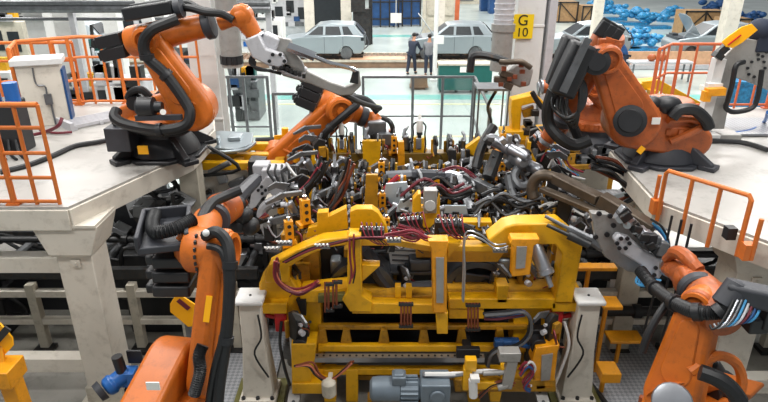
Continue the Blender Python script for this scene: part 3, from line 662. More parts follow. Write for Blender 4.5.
def robot(label, base, n, A2, A3, W, Tp, m='orange', base_m='black', pz=0., arm=(.27, .19, .24), fr=(.2, .14), rear=None, armoff=.12, colw=.46, weights=3, wside=1, pedestal=0., fb=.3, K=None, m2=None, er=.225, eh=(-.26, .36), motors=True):
    n = V(n).normalized(); base = V(base); t = thing('industrial_robot', label, 'robot', base)
    # base casting
    g = MB()
    if pedestal:
        pb = base-V((0, 0, pedestal)); b = MB(); b.box(pb+V((0, 0, pedestal/2)), (.6, .6, pedestal)); b.box(pb+V((0, 0, .02)), (.85, .85, .04)); b.build('pedestal', 'beige', t, bev=.02)
    ang = [math.pi/8+math.pi/4*i for i in range(8)]
    for r, z0, z1, r2 in ((.56, 0, .05, .56),):
        g.prism([base+V((r*math.cos(a), r*math.sin(a), z0)) for a in ang], (0, 0, z1-z0))
    g.lathe(base, base+V((0, 0, 1)), [(.05, .47), (.16, .43), (.3, .34), (.36, .36), (.42, .36)], 24)
    g.build('base_casting', base_m, t, bev=.015)
    for a in (math.pi*.25, math.pi*.75, math.pi*1.25, math.pi*1.75):
        d = V((math.cos(a), math.sin(a), 0)); p = base+d*.4; b = MB()
        b.prism([p+V((0, 0, .05))-d*.2, p+d*.28+V((0, 0, .05)), p+d*.28+V((0, 0, .09)), p-d*.1+V((0, 0, .34))]+[], d.cross(V((0, 0, 1)))*.09); b.box(base+d*.62+V((0, 0, .03)), (.2, .2, .06), Matrix.Rotation(a, 3, 'Z')); b.build('base_foot', base_m, t, bev=.01)
    # slewing column
    rb = MB(); rb.lathe(base, base+V((0, 0, 1)), [(.4, .4), (.44, .42), (.52, .42), (.56, .38)], 32); rb.mi = 1
    for i in range(20):
        a = 2*math.pi*i/20; q = base+V((.425*math.cos(a), .425*math.sin(a), .48)); rb.box(q, (.05, .05, .07), Matrix.Rotation(a, 3, 'Z'))
    rb.build('bolt_ring', [m, 'orange_dk'], t)
    ax = base+V((0, 0, .68)); rr = rear if rear is not None else ax+(ax-A2)*.55
    rr = V(rr); c2 = A2-n*armoff
    b = MB(); slab(b, hull(c2, rr, arm[0]*1.06, .2, n, 14), n, colw, 0); b.lathe(base, base+V((0, 0, 1)), [(.52, .36), (.8, .3)], 24); b.build('slewing_column', m, t, bev=.045, seg=3)
    # axis-2 gearbox and motor
    b = MB(); b.lathe(A2-n*(colw/2+armoff), A2+n, [(.0 if not motors else -.05, .15), (0, .2), (.04, .2)], 20); b.build('gearbox_cover', m, t, bev=.008); b = MB(); b.lathe(A2+n*(armoff+.02), A2+n*2, [(0, .18), (.05, .17), (.06, .12), (.075, .11)], 24); b.build('hub_cover', m, t, bev=.008)
    if motors: b = MB(); mp = ax+(rr-ax)*.6+V((0, 0, .12)); b.lathe(mp-n*.05+V((0, 0, .06)), mp+n+V((0, 0, .06)), [(0, .1), (.02, .115), (.24, .115), (.26, .09), (.34, .085)], 16); b.build('slewing_motor', 'black', t)
    if motors: b = MB(); b.lathe(A2-n*(colw/2+.16), A2-n*2, [(0, .12), (.26, .12), (.28, .09)], 16); b.build('arm_motor', 'black', t)
    # link arm
    b = MB(); off = n*armoff; slab(b, hull(A2+off, A3+off, arm[0], arm[1], n, 14), n, arm[2]); b.build('link_arm', m, t, bev=.05, seg=3)
    u = (A3-A2).normalized(); v = n.cross(u)
    b = MB(); slab(b, hull(A2+off+u*.25, A3+off-u*.2, arm[0]*.55, arm[1]*.55, n, 10), n, arm[2]+.03); b.build('arm_web', m, t, bev=.012)
    b = MB(); b.lathe(A3+n*(eh[1]-.02), A3+n*3, [(0, er*.86), (.05, er*.86), (.055, er*.66), (.02, er*.62), (.02, er*.3), (.04, er*.26)], 24); b.build('elbow_ring', m, t)
    # counterbalance
    if motors: b = MB(); s0 = rr+(A2-rr)*.2-n*.02+V((0, 0, .05)); s1 = A2+u*.35-n*(armoff+.1); dd = (s1-s0); b.lathe(s0, s1, [(0, .05), (.02, .085), (dd.length*.62, .085), (dd.length*.64, .04), (dd.length, .035)], 14); b.build('counterbalance', 'black', t)
    m = m2 or m
    # forearm
    f = (W-A3).normalized(); L = (W-A3).length; c3 = A3-n*.05
    b = MB(); el = eh[1]-eh[0]; b.lathe(A3+n*eh[0], A3+n*3, [(0, er*.9), (.03, er), (el-.03, er), (el, er*.9)], 28); b.build('elbow_housing', m, t, bev=.01)
    b = MB(); b.lathe(c3-f*fb, c3+f*2, [(0, fr[0]*.9), (.05, fr[0]*1.05), (fb+.12, fr[0]*1.0), (fb+.3, fr[0]*.86), (L+fb-.2, fr[1])], 24); b.build('forearm', m, t)
    b = MB(); b.lathe(W-f*.22, W+f, [(0, fr[1]+.012), (.02, fr[1]+.03), (.09, fr[1]+.03), (.11, fr[1]+.01)], 24); b.build('wrist_collar', 'casting', t)
    # weights: motors of the wrist axes on the back of the forearm
    up = n.cross(f).normalized()*wside
    for k in range(weights):
        o = (k-(weights-1)/2)*.155; p = c3-f*.33+up*o
        for side in (-.09, .09):
            b = MB(); b.bar(p+n*side, p+n*side-f*.3, .135, .14, up); b.bar(p+n*side-f*.3, p+n*side-f*.34, .1, .1, up); b.lathe(p+n*side-f*.34, p+n*side-f, [(0, .025), (.012, .025)], 10); b.build('wrist_motor', 'black', t, bev=.02)
    # wrist
    if K is not None:
        b = MB(); b.cyl(W-f*.03, K, fr[1]*.72, fr[1]*.6); b.build('wrist_neck', m, t); W = K
    wd = (Tp-W).normalized(); b = MB(); nn = f.cross(wd); nn = nn.normalized() if nn.length > .05 else n
    b.lathe(W-f*.06, W+f, [(0, fr[1]*.98), (.1, fr[1]*1.02), (.16, fr[1]*.8)], 20); b.lathe(W-nn*.12, W+nn, [(0, .1), (.02, .13), (.22, .13), (.24, .1)], 20); b.build('wrist_knuckle', m, t, bev=.01)
    b = MB(); lw = (Tp-W).length; b.lathe(W, Tp, [(0, .12), (lw*.5, .115), (lw*.8, .1), (lw, .1)], 20); b.build('wrist_hand', m, t, bev=.01)
    b = MB(); b.lathe(Tp-wd*.02, Tp+wd, [(0, .12), (.03, .125), (.05, .09), (.07, .085)], 20); b.build('tool_flange', 'steel', t)
    return t
def hose(t, pts, r=.05, m='rubber', name='cable_hose', ribs=False, clamps=()):
    b = MB(); b.tube(pts, r, 10, 6, ribs); o = b.build(name, m, t)
    for k in clamps:
        p, q = V(pts[k]), V(pts[min(k+1, len(pts)-1)]); d = (q-p).normalized(); c = MB(); c.cyl(p-d*.03, p+d*.03, r*1.3, n=12); c.build('hose_clamp', 'black', o)
    return o

# --- A: upper left robot, on the platform
YA = 7.45
RA = robot('orange robot on left platform reaching right with long weld gun', (-2.95, 7.72, PZ), (.05, -1, 0), P(195, 107, 7.3), P(151, 38, YA), P(222, 22, YA), P(256, 37, YA), K=P(242, 16, YA), rear=P(132, 118, 7.7), arm=(.26, .165, .2), fr=(.18, .14), armoff=.1, colw=.34, weights=2, er=.165, eh=(-.2, .24))
b = MB(); b.lathe(P(137, 107, 6.95), P(158, 107, 6.95), [(0, .09), (.03, .12), (.2, .12), (.22, .07), (.3, .06)], 16); b.build('slewing_motor', 'black', RA)
b = MB(); b.cyl(P(163, 112, 6.9), P(163, 112, 6.87), .035); b.build('gauge', 'label', RA)
b = MB(); b.bar(P(136, 118, 6.9), P(182, 117, 6.9), .06, .06); b.build('valve_bar', 'casting', RA)
hose(RA, [P(117, 110, 7.1), P(115, 118, 7.0), P(128, 125, 6.95), P(160, 130, 6.9), P(184, 126, 6.9), P(190, 115, 6.95), P(186, 103, 7.0), P(166, 75, 7.05), P(147, 57, 7.05), P(144, 42, 7.05), P(152, 30, 7.05), P(165, 24, 7.1), P(178, 19, 7.15)], .065, clamps=(3, 7, 8))
hose(RA, [P(117, 118, 7.3), P(120, 125, 7.3), P(160, 133, 7.2), P(187, 128, 7.2), P(193, 112, 7.2)], .055)
hose(RA, [P(128, 99, 7.5), P(132, 92, 7.5), P(142, 90, 7.5), P(150, 97, 7.5)], .05)
hose(RA, [P(176, 8, 7.4), P(190, 8, 7.35), P(205, 12, 7.3), P(222, 14, 7.3), P(233, 20, 7.3)], .045)
hose(RA, [P(176, 5, 7.6), P(188, 3, 7.6), P(200, 9, 7.5), P(214, 12, 7.4)], .04)
b = MB(); b.bar(P(127, 14, 7.35), P(176, 6, 7.35), .3, .15); b.bar(P(134, 8, 7.6), P(170, 2, 7.6), .3, .1); b.build('energy_supply_casing', 'black', RA, bev=.02)
b = MB(); b.cyl(P(176, 8, 7.3), P(182, 7, 7.3), .12); b.build('hose_gland', 'casting', RA)
b = MB(); b.box(P(143, 150, 7.14), (.13, .01, .11)); b.build('warning_label', 'sheet_yellow', RA, label='small yellow warning sticker')
b = MB(); b.box(P(122, 137, 7.3), (.3, .3, .3)); b.build('connector_block', 'casting', RA, bev=.01)
# --- B: mid robot behind the jig
YB = 9.4
RB = robot('orange robot behind the jig with black motor block at elbow', (-1.75, 9.9, 1.4), (.25, -1, 0), P(283, 158, 9.3), P(337, 106, YB), P(372, 121, 9.5), P(382, 124, 9.5), rear=P(262, 165, 9.7), arm=(.27, .22, .26), fr=(.2, .13), armoff=.1, weights=3, pedestal=1.4)
hose(RB, [P(300, 168, 9.0), P(310, 152, 8.95), P(330, 128, 8.95), P(348, 112, 9.0), P(357, 104, 9.1), P(350, 98, 9.2), P(366, 100, 9.3), P(378, 112, 9.3)], .06, clamps=(1, 2))
# --- C: right robot on platform
RC = robot('worn orange robot on right platform with black energy casing', (3.62, 7.5, PZ), (-.06, -1, 0), P(632, 121, 7.2), P(600, 55, 7.25), P(556, 128, 7.7), P(546, 140, 7.75), 'orange_dk', 'casting', rear=P(690, 138, 7.4), arm=(.3, .16, .22), fr=(.18, .14), er=.17, armoff=.1, colw=.5, weights=0)
b = MB(); b.lathe(P(630, 121, 6.95), P(630, 121, 6.0), [(0, .19), (.05, .19), (.06, .14), (.075, .13)], 24); b.build('round_motor_cover', 'black', RC)
b = MB(); b.lathe(P(597, 62, 6.95), P(597, 62, 6.0), [(0, .15), (.06, .15), (.07, .1), (.1, .1)], 20); b.build('elbow_motor', 'black', RC)
for x, y in ((603, 42), (612, 47)): MB().box(P(x, y, 7.15), (.16, .2, .12)).build('connector_base', 'orange_dk', RC, bev=.02)
b = MB(); b.bar(P(584, 43, 7.0), P(560, 95, 7.0), .24, .3); b.bar(P(572, 36, 7.2), P(553, 86, 7.2), .2, .2); b.build('energy_supply_casing', 'black', RC, bev=.04)
b = MB(); b.bar(P(588, 38, 6.85), P(563, 92, 6.85), .05, .08); b.build('casing_strap', 'mid', RC)
for i, (x, y) in enumerate(((603, 26), (610, 30), (617, 34), (599, 34), (607, 38), (615, 42))):
    b = MB(); p = P(x, y, 7.1+.14*(i//3)); d = V((.3, 0, .55)).normalized(); b.bar(p-d*.12, p+d*.06, .08, .1); b.bar(p+d*.0, p+d*.09, .035, .11); b.build('connector_head', 'black', RC, bev=.012)
for i in range(4):
    hose(RC, [P(556+i*4, 85, 7.2+.05*i), P(552+i*5, 105+i*3, 7.1), P(566+i*3, 118+i*3, 7.0), P(582-i, 108, 6.95), P(586-i*2, 90, 7.0), P(580, 75, 7.05)], .022, 'dark')
hose(RC, [P(553, 90, 7.2), P(548, 108, 7.2), P(549, 124, 7.2), P(560, 138, 7.1), P(575, 145, 7.1), P(590, 140, 7.1)], .075)
hose(RC, [P(556, 92, 7.4), P(566, 112, 7.3), P(574, 128, 7.3), P(580, 142, 7.3)], .06)
hose(RC, [P(672, 118, 7.0), P(680, 110, 7.0), P(694, 110, 7.0), P(705, 119, 7.0), P(709, 128, 7.0)], .07)
b = MB(); b.ball(P(652, 103, 7.15), .1, (1.2, 1, .9)); b.ball(P(667, 105, 7.15), .13, (1.4, 1, .9)); b.build('black_valve_housing', 'black', RC)
b = MB(); b.tube([P(670, 142, 7.05), P(697, 130, 7.05), P(702, 124, 7.1), P(690, 119, 7.1), P(668, 120, 7.05)], .045, k=3); b.build('lifting_loop', 'orange_dk', RC)
b = MB(); b.box(P(656, 121, 6.93), (.1, .01, .08)); b.build('type_plate', 'label', RC)
b = MB(); b.box(P(641, 150, 6.9), (.07, .01, .09), Matrix.Rotation(.6, 3, 'Y')); b.build('warning_label', 'sheet_yellow', RC)
# --- D: near left robot, seen from behind
RD = robot('near left bright orange robot with yellow strip on its arm', (-1.9, 4.2, 1.0), (1, -.15, 0), P(191, 368, 4.35), P(202, 250, 4.62), P(214, 216, 5.75), P(226, 210, 5.95), rear=P(146, 416, 3.9), arm=(.25, .2, .18), fr=(.19, .15), armoff=.15, colw=.36, er=.2, eh=(-.12, .26), motors=False, weights=0, pedestal=1.0, fb=.02)
for k in range(3):
    b = MB(); p = P(176, 256+k*14, 4.75); b.box(p, (.34, .3, .11)); b.box(p+V((-.2, -.0, 0)), (.09, .2, .09)); b.build('wrist_motor', 'black', RD, bev=.02)
b = MB(); q = P(166, 234, 4.8); R = Matrix.Rotation(.25, 3, 'Z')
b.box(q, (.42, .62, .07), R); b.box(q+R@V((-.2, 0, .07)), (.04, .62, .14), R); b.box(q+R@V((.2, 0, .07)), (.04, .62, .14), R); b.box(q+R@V((0, .3, .07)), (.42, .04, .14), R); b.build('energy_supply_tray', 'casting', RD, bev=.015)
hose(RD, [q+R@V((-.1, .25, .1)), q+R@V((-.1, 0, .11)), q+R@V((-.05, -.2, .12)), q+R@V((.1, -.22, .14)), q+R@V((.26, -.1, .16))], .06, 'rubber', 'ribbed_hose', True)
hose(RD, [P(205, 236, 4.5), P(217, 232, 4.45), P(227, 243, 4.4), P(230, 265, 4.3), P(229, 300, 4.2), P(226, 340, 4.1), P(220, 380, 4.0), P(216, 420, 3.9)], .05, clamps=(3, 5))
hose(RD, [P(208, 246, 4.4), P(222, 252, 4.35), P(227, 280, 4.25), P(224, 330, 4.1), P(214, 370, 4.0), P(206, 420, 3.9)], .03)
hose(RD, [P(203, 345, 4.05), P(199, 356, 4.0), P(200, 372, 3.95), P(194, 395, 3.9)], .05, 'rubber', 'gaiter_hose', True)
hose(RD, [P(198, 232, 5.0), P(203, 216, 5.3), P(212, 203, 5.6), P(226, 196, 5.8), P(240, 190, 5.9)], .055)
b = MB(); b.bar(P(209.5, 296, 4.3), P(206, 322, 4.22), .004, .05, V((1, 0, 0))); b.bar(P(209.5, 296, 4.29), P(206, 322, 4.21), .05, .012, V((0, -1, 0))); b.build('yellow_strip', 'sheet_yellow', RD, label='yellow strip sticker')
b = MB(); b.box(P(153, 386, 3.62), (.1, .01, .07)); b.build('type_plate', 'label', RD)
b = MB(); b.ball(P(206, 233, 4.4), .03); b.build('cap_nut', 'white', RD)
for i in range(12):
    a = math.pi*.15+math.pi*1.05*i/11; c = P(202, 250, 4.62); MB().box(c+V((.0, -math.sin(a)*.203, math.cos(a)*.203)), (.02, .03, .03)).build('elbow_bolt', 'dark', RD)
# --- E: near right robot
RE = robot('near right orange robot holding grey gun plate and hoses', (2.85, 4.35, .85), (-.75, -.62, .1), P(679, 390, 4.3), P(706, 301, 4.5), P(690, 280, 4.85), P(672, 266, 5.25), 'orange', 'casting', rear=P(735, 395, 4.55), arm=(.24, .16, .22), fr=(.17, .14), armoff=.1, colw=.34, m2='orange_dk', er=.15, eh=(-.2, .2), weights=0, pedestal=.85, fb=.32)
hose(RE, [P(640, 270, 5.3), P(655, 288, 5.0), P(675, 303, 4.5), P(697, 312, 4.2), P(720, 312, 4.1), P(732, 304, 4.1)], .06, 'rubber', 'cable_hose', True, clamps=(1, 2, 3, 4))
b = MB(); b.bar(P(728, 290, 4.2), P(775, 300, 4.0), .17, .17); b.build('energy_supply_casing', 'casting', RE, bev=.03)
b = MB(); b.lathe(P(726, 308, 4.15), P(745, 280, 4.2), [(0, .1), (.02, .13), (.22, .12), (.24, .08)], 16); b.build('swivel_joint', 'casting', RE)
for i, m in enumerate(('cyan', 'blue_dk', 'wine', 'plate_lt', 'cyan', 'mid', 'steel', 'rubber')):
    hose(RE, [P(762-i*4, 300, 4.05), P(757-i*5, 315+i, 3.98), P(748-i*5, 322+i, 3.98), P(738-i*4, 318+i, 4.02)], .01, m, 'signal_cable')
b = MB(); b.box(P(755, 322, 4.1), (.16, .16, .14)); b.box(P(766, 314, 4.1), (.12, .2, .2)); b.build('connector_block', 'black', RE, bev=.015)
hose(RE, [P(700, 372, 4.0), P(716, 378, 3.95), P(730, 388, 3.9), P(740, 402, 3.85)], .07, 'rubber')
b = MB(); b.tube([P(690, 372, 4.15), P(715, 356, 4.2), P(735, 362, 4.25), P(742, 380, 4.25), P(738, 400, 4.2)], .045, k=4); b.build('lifting_loop', 'orange', RE)
b = MB(); b.bar(P(694, 366, 4.5), P(711, 352, 4.5), .08, .08); b.cyl(P(706, 356, 4.5), P(716, 350, 4.5), .07); b.build('limit_switch', 'black', RE, bev=.01)
for o in (-.09, .09):
    u = V((0, 0, 1)).cross(V((-.3, .6, 0))).normalized(); b = MB(); b.tube([P(697, 279, 4.8)+V((0, 0, o)), P(685, 268, 4.95)+V((0, 0, o*1.2)), P(674, 262, 5.1)+V((0, 0, o*1.2)), P(666, 264, 5.25)+V((0, 0, o*.6))], [.06, .07, .065, .05], 10); b.build('wrist_fork', 'orange_dk', RE)
b = MB(); b.lathe(P(672, 402, 3.9), P(672, 402, 3.0), [(0, .16), (.02, .15), (.03, .1)], 20); b.build('white_hub_cap', 'steel', RE)
hose(RE, [P(642, 352, 4.45), P(650, 330, 4.5), P(665, 306, 4.6), P(678, 296, 4.8)], .035, 'rubber')
# --- F: far robot whose arm shows between the sign column and C
RF = robot('worn orange robot beyond the black energy casing with bronze gun', (3.35, 9.4, 2.3), (0, -1, 0), P(604, 92, 9.0), P(588, 82, 9.0), P(556, 86, 9.2), P(541, 87, 9.2), 'orange_dk', 'casting', rear=P(612, 104, 9.3), arm=(.2, .18, .16), weights=0, armoff=.05, colw=.26, pedestal=2.3, er=.16, motors=False)
hose(RF, [P(532, 92, 9.1), P(540, 105, 9.1), P(548, 112, 9.1)], .04)

# ================================================================ tools the robots hold
def bolts(G, c, r, n, ax=V((0, -1, 0)), s=.022, u=V((1, 0, 0)), v=V((0, 0, 1))):
    for i in range(n):
        a = 2*math.pi*i/n; p = c+(u*math.cos(a)+v*math.sin(a))*r; MB().cyl(p, p+ax*.02, s, n=8).build('bolt', 'black', G)
# gun of robot A
G = thing('weld_gun', 'long grey weld gun held by the upper left robot', 'weld gun', P(280, 55, YA)); Y = 7.3
b = MB(); b.prism(lines_px([(244, 40), (258, 34), (266, 49), (282, 54), (287, 63), (280, 68), (268, 66), (252, 58)], Y), (0, .12, 0)); b.build('mounting_bracket', 'plate_lt', G, bev=.02)
bolts(G, P(277, 61, Y-.005), .09, 6)
b = MB(); b.prism(lines_px([(277, 37), (291, 40), (294, 52), (302, 62), (306, 72), (296, 77), (282, 71), (272, 70), (270, 56)], Y+.14), (0, .07, 0)); b.build('gun_plate', 'plate', G, bev=.01)
b = MB(); b.prism(lines_px([(280, 66), (305, 70), (330, 82), (345, 87), (356, 83), (354, 73), (359, 71), (361, 86), (352, 95), (340, 96), (310, 84), (282, 76)], Y+.16), (0, .1, 0)); b.build('lower_arm', 'plate', G, bev=.015)
b = MB(); b.tube([P(288, 47, 7.38), P(302, 52, 7.38), P(315, 57, 7.38)], .06, k=1); b.tube([P(315, 57, 7.38), P(330, 63, 7.38), P(350, 68, 7.38), P(356, 71, 7.38)], .028, k=2); b.build('cylinder_rod', 'chrome', G)
b = MB(); b.bar(P(356, 70, 7.42), P(354, 83, 7.42), .07, .07, w2=.11); b.build('electrode_tip', 'dark', G, bev=.01)
b = MB(); b.bar(P(262, 40, 7.5), P(278, 47, 7.5), .2, .22); b.bar(P(278, 66, 7.5), P(306, 74, 7.5), .12, .16); b.build('transformer', 'plate_lt', G, bev=.02)
b = MB()
for k in range(4): b.tube([P(252+k, 55+k*2, 7.35), P(250+k*2, 63+k*2, 7.35), P(258+k*4, 68+k, 7.35), P(272+k*3, 71+k, 7.4)], .018)
b.build('hose_loop', 'rubber', G)
for i in range(6): p = P(283+i*4.2, 67+i*1.8, 7.34); MB().box(p, (.04, .05, .05)).build('clamp_block', 'dark', G)
b = MB(); b.tube([P(330, 88, 7.5), P(345, 95, 7.6), P(362, 103, 8.2), P(380, 108, 8.8)], .04); b.build('trailing_hose', 'rubber', G)
# gripper of robot B
G = thing('weld_gun', 'compact grey gun held by the robot behind the jig', 'weld gun', P(380, 125, 9.4))
b = MB(); b.box(P(377, 130, 9.4), (.3, .3, .34)); b.box(P(386, 137, 9.3), (.25, .3, .2)); b.build('transformer', 'mid', G, bev=.02)
b = MB(); b.tube([P(383, 118, 9.3), P(390, 122, 9.2), P(393, 131, 9.2), P(390, 142, 9.2)], .04); b.tube([P(372, 134, 9.1), P(376, 142, 9.1), P(384, 146, 9.1)], .05); b.build('hose_loop', 'dark', G)
b = MB(); b.bar(P(392, 130, 9.3), P(388, 148, 9.3), .1, .1); b.build('electrode_arm', 'salmon', G)
# white forked gripper held by D
G = thing('forked_gripper', 'white forked gripper plates beyond near left robot wrist', 'gripper', P(270, 185, 7.6)); Y = 7.6
b = MB(); b.prism(lines_px([(249, 180), (252, 190), (248, 211), (256, 207), (262, 198), (270, 193), (275, 199), (284, 200), (296, 197), (291, 184), (283, 172), (277, 178), (266, 177), (260, 184), (254, 178)], Y), (0, .08, 0)); b.build('fork_plate', 'plate_lt', G, bev=.01)
bolts(G, P(285, 196, Y), .06, 4); bolts(G, P(262, 190, Y), .05, 4)
b = MB(); b.tube([P(277, 200, 7.5), P(266, 206, 7.5), P(262, 215, 7.5), P(264, 226, 7.5), P(268, 235, 7.5)], [.075, .075, .07, .055], 10); b.build('hook_finger', 'plate_lt', G)
b = MB(); b.tube([P(290, 196, 7.5), P(300, 203, 7.5), P(307, 212, 7.45)], [.1, .08, .055], 10); b.build('straight_finger', 'plate_lt', G)
b = MB(); b.tube([P(268, 234, 7.5), P(270, 240, 7.45), P(278, 243, 7.4), P(284, 244, 7.3)], .022); b.build('copper_tip', 'copper', G)
b = MB(); b.box(P(276, 174, 7.8), (.35, .3, .22)); b.box(P(262, 168, 7.9), (.22, .25, .16)); b.build('rear_block', 'plate_lt', G, bev=.02)
b = MB()
for k in range(5): b.tube([P(270+k*6, 165, 7.7), P(268+k*7, 172+k, 7.55), P(275+k*5, 182+k*2, 7.5)], .018)
b.build('gripper_cable', 'rubber', G)
b = MB(); b.tube([P(286, 163, 7.6), P(294, 174, 7.5), P(302, 182, 7.5), P(298, 192, 7.45)], .018); b.build('white_cable', 'white', G)
b = MB(); b.tube([P(226, 210, 6.0), P(240, 195, 6.6), P(255, 180, 7.4)], .09, k=3); b.build('adapter_tube', 'casting', G)
b = MB()
for k, (mx, my) in enumerate(((236, 205), (243, 215), (250, 226), (238, 224))): b.ball(P(mx, my, 6.2), .12, (1, 1, .9), 9, 6)
b.build('hose_bundle', 'rubber', G)
b = MB(); b.lathe(P(217, 212, 5.9), P(229, 206, 6.1), [(0, .17), (.05, .19), (.25, .17), (.27, .12)], 18); b.build('drive_housing', 'orange_dk', G)
# gun of robot E
G = thing('weld_gun', 'large grey plate weld gun held by near right robot', 'weld gun', P(625, 240, 5.8)); Y = 5.75
b = MB(); b.prism(lines_px([(591, 213), (607, 214), (640, 232), (655, 242), (662, 258), (667, 262), (650, 276), (628, 272), (605, 257), (596, 238)], Y), (0, .1, 0)); b.build('gun_plate', 'plate', G, bev=.012)
b = MB(); b.prism(lines_px([(614, 240), (619, 235), (630, 238), (645, 252), (667, 261), (669, 266), (659, 280), (652, 277), (640, 265), (622, 254)], Y-.12), (0, .1, 0)); b.build('mounting_bracket', 'plate_lt', G, bev=.02)
bolts(G, P(623, 243, Y-.125), .065, 6); bolts(G, P(600, 225, Y-.005), .14, 7, s=.028); bolts(G, P(657, 271, Y-.125), .05, 3)
b = MB(); b.bar(P(556, 178, 6.9), P(600, 200, 6.3), .16, .12); b.bar(P(600, 200, 6.3), P(652, 232, 5.85), .16, .2); b.tube([P(558, 179, 6.9), P(544, 175, 6.95), P(535, 180, 7.0), P(532, 190, 7.0), P(535, 199, 6.95)], .075, k=4); b.build('c_arm', 'bronze', G, bev=.015)
b = MB(); b.bar(P(542, 189, 6.85), P(598, 212, 6.2), .12, .06); b.build('c_arm_rib', 'bronze', G, bev=.01)
b = MB(); b.tube([P(568, 228, 6.0), P(588, 238, 5.9)], .045, k=1); b.tube([P(588, 238, 5.9), P(604, 248, 5.8)], .06, k=1); b.tube([P(545, 216, 6.1), P(568, 228, 6.0)], .022, k=1); b.build('cylinder_rod', 'mid', G)
b = MB()
for i in range(26):
    i = i*.55; x = 618+i*3; b.box(P(x+4, 214+i*2.9+random.uniform(-5, 4), 5.66+random.uniform(-.06, .06)), (.09, .09, random.uniform(.06, .16)), Matrix.Rotation(random.uniform(0, 1), 3, 'Y')); b.build('drive_unit', random.choice(['dark', 'steel', 'black', 'mid']), G, bev=.008); b = MB()
for i in range(6): b = MB(); b.cyl(P(620+i*7, 220+i*5.5, 5.6), P(624+i*7, 216+i*5.5, 5.7), .04, n=10); b.build('drive_roller', 'steel', G)
for m, o in (('cyan', 1), ('blue_dk', 4), ('rubber', -3)):
    b = MB(); b.tube([P(652+o*.5, 222+o, 5.8), P(662, 230+o, 5.75), P(668-o*.3, 243, 5.7), P(667, 258, 5.65)], .013); b.build('cooling_hose', m, G)
b = MB()
for k in range(5): b.tube([P(640+k*2, 272, 5.7), P(636+k*3, 282+k, 5.6), P(644+k*3, 286, 5.5), P(652+k*2, 280, 5.4)], .014)
b.build('teal_cable', 'cyan', G)
# twin cylinder gun in right centre
G = thing('weld_gun', 'slanted twin cylinder gun over right end of jig', 'weld gun', P(510, 155, 7.9))
for (x0, y0, x1, y1, r) in ((489, 138, 528, 158, .085), (512, 158, 541, 171, .09), (507, 153, 524, 163, .11)):
    b = MB(); p, q = P(x0, y0, 8.1), P(x1, y1, 7.6); L = (q-p).length; b.lathe(p, q, [(0, r*.8), (.03, r), (L*.45, r), (L*.46, r*1.15), (L*.55, r*1.15), (L*.56, r*.9), (L-.04, r*.9), (L, r*.6)], 16); b.build('gun_cylinder', 'steel', G)
b = MB(); b.tube([P(494, 126, 8.3), P(486, 138, 8.2), P(480, 152, 8.1), P(476, 168, 8.0)], .07, k=3); b.tube([P(498, 152, 7.9), P(492, 168, 7.8), P(488, 178, 7.7)], .09, k=2); b.build('gun_arm', 'dark', G)
b = MB(); b.tube([P(520, 165, 7.7), P(514, 176, 7.6), P(520, 186, 7.5), P(530, 184, 7.5)], .06, k=3); b.tube([P(508, 175, 7.6), P(511, 190, 7.5), P(516, 200, 7.4)], .06, k=3); b.build('bent_arm', 'mid', G)
for k in range(24): MB().box(P(random.uniform(482, 542), random.uniform(135, 180), 7.85), (random.uniform(.06, .16), .12, random.uniform(.04, .12)), Matrix.Rotation(random.random(), 3, 'Y')).build('bracket_block', random.choice(['dark', 'mid', 'steel', 'black', 'black']), G, bev=.01)
b = MB(); b.cyl(P(537, 143, 7.9), P(545, 139, 7.9), .13); b.build('rotary_drive', 'orange_dk', G)
# gun of far robot F
G = thing('weld_gun', 'bronze and grey gun before the sign column', 'weld gun', P(520, 80, 9.3))
b = MB(); b.prism(lines_px([(507, 72), (516, 64), (528, 63), (534, 70), (530, 86), (520, 88), (509, 83)], 9.25), (0, .25, 0)); b.build('transformer', 'plate', G, bev=.03)
b = MB(); b.tube([P(507, 62, 9.3), P(496, 58, 9.3), P(482, 55, 9.3), P(473, 56, 9.3), P(471, 63, 9.3), P(470, 72, 9.3)], .06, k=4); b.build('upper_arm', 'dark', G)
b = MB(); b.bar(P(494, 79, 9.2), P(510, 80, 9.2), .09, .09); b.bar(P(500, 72, 9.2), P(512, 76, 9.2), .13, .1); b.tube([P(500, 62, 9.2), P(510, 62, 9.1), P(522, 62, 9.1), P(531, 68, 9.1)], .045, k=3); b.bar(P(504, 84, 9.2), P(512, 87, 9.2), .1, .1); b.build('lower_arm', 'bronze', G, bev=.01)
for k in range(7): MB().box(P(random.uniform(498, 530), random.uniform(62, 86), 9.15), (.07, .06, .06)).build('clamp_block', 'copper', G)
# tool stand at far right with yellow board
G = thing('tool_stand', 'grey spot gun on stand with yellow flag board', 'tool stand', (P(715, 140, 8.5).x, 8.5, PZ)); Y = 8.4
b = MB(); b.prism(lines_px([(722, 60), (742, 38), (772, 42), (772, 92), (748, 82), (736, 78), (730, 90), (722, 110), (718, 126), (706, 126), (712, 100), (718, 80)], Y), (0, .09, 0)); b.build('gun_plate', 'plate', G, bev=.012)
b = MB(); b.prism(lines_px([(722, 42), (729, 36), (742, 27), (752, 24), (758, 30), (742, 43), (733, 48), (726, 47)], Y-.15), (0, .02, 0)); b.build('flag_board', 'sheet_yellow', G, bev=.004, label='yellow flag board')
b = MB(); b.bar(P(728, 45, Y-.16), P(741, 35, Y-.16), .02, .014); b.build('red_slot', 'redbox', G)
b = MB(); b.bar(P(718, 54, Y-.1), P(727, 46, Y-.1), .08, .1); b.bar(P(716, 58, Y-.1), P(720, 53, Y-.1), .12, .12); b.build('flag_mount', 'dark', G)
bolts(G, P(756, 68, Y), .12, 8, s=.02); bolts(G, P(762, 52, Y), .06, 5, s=.02)
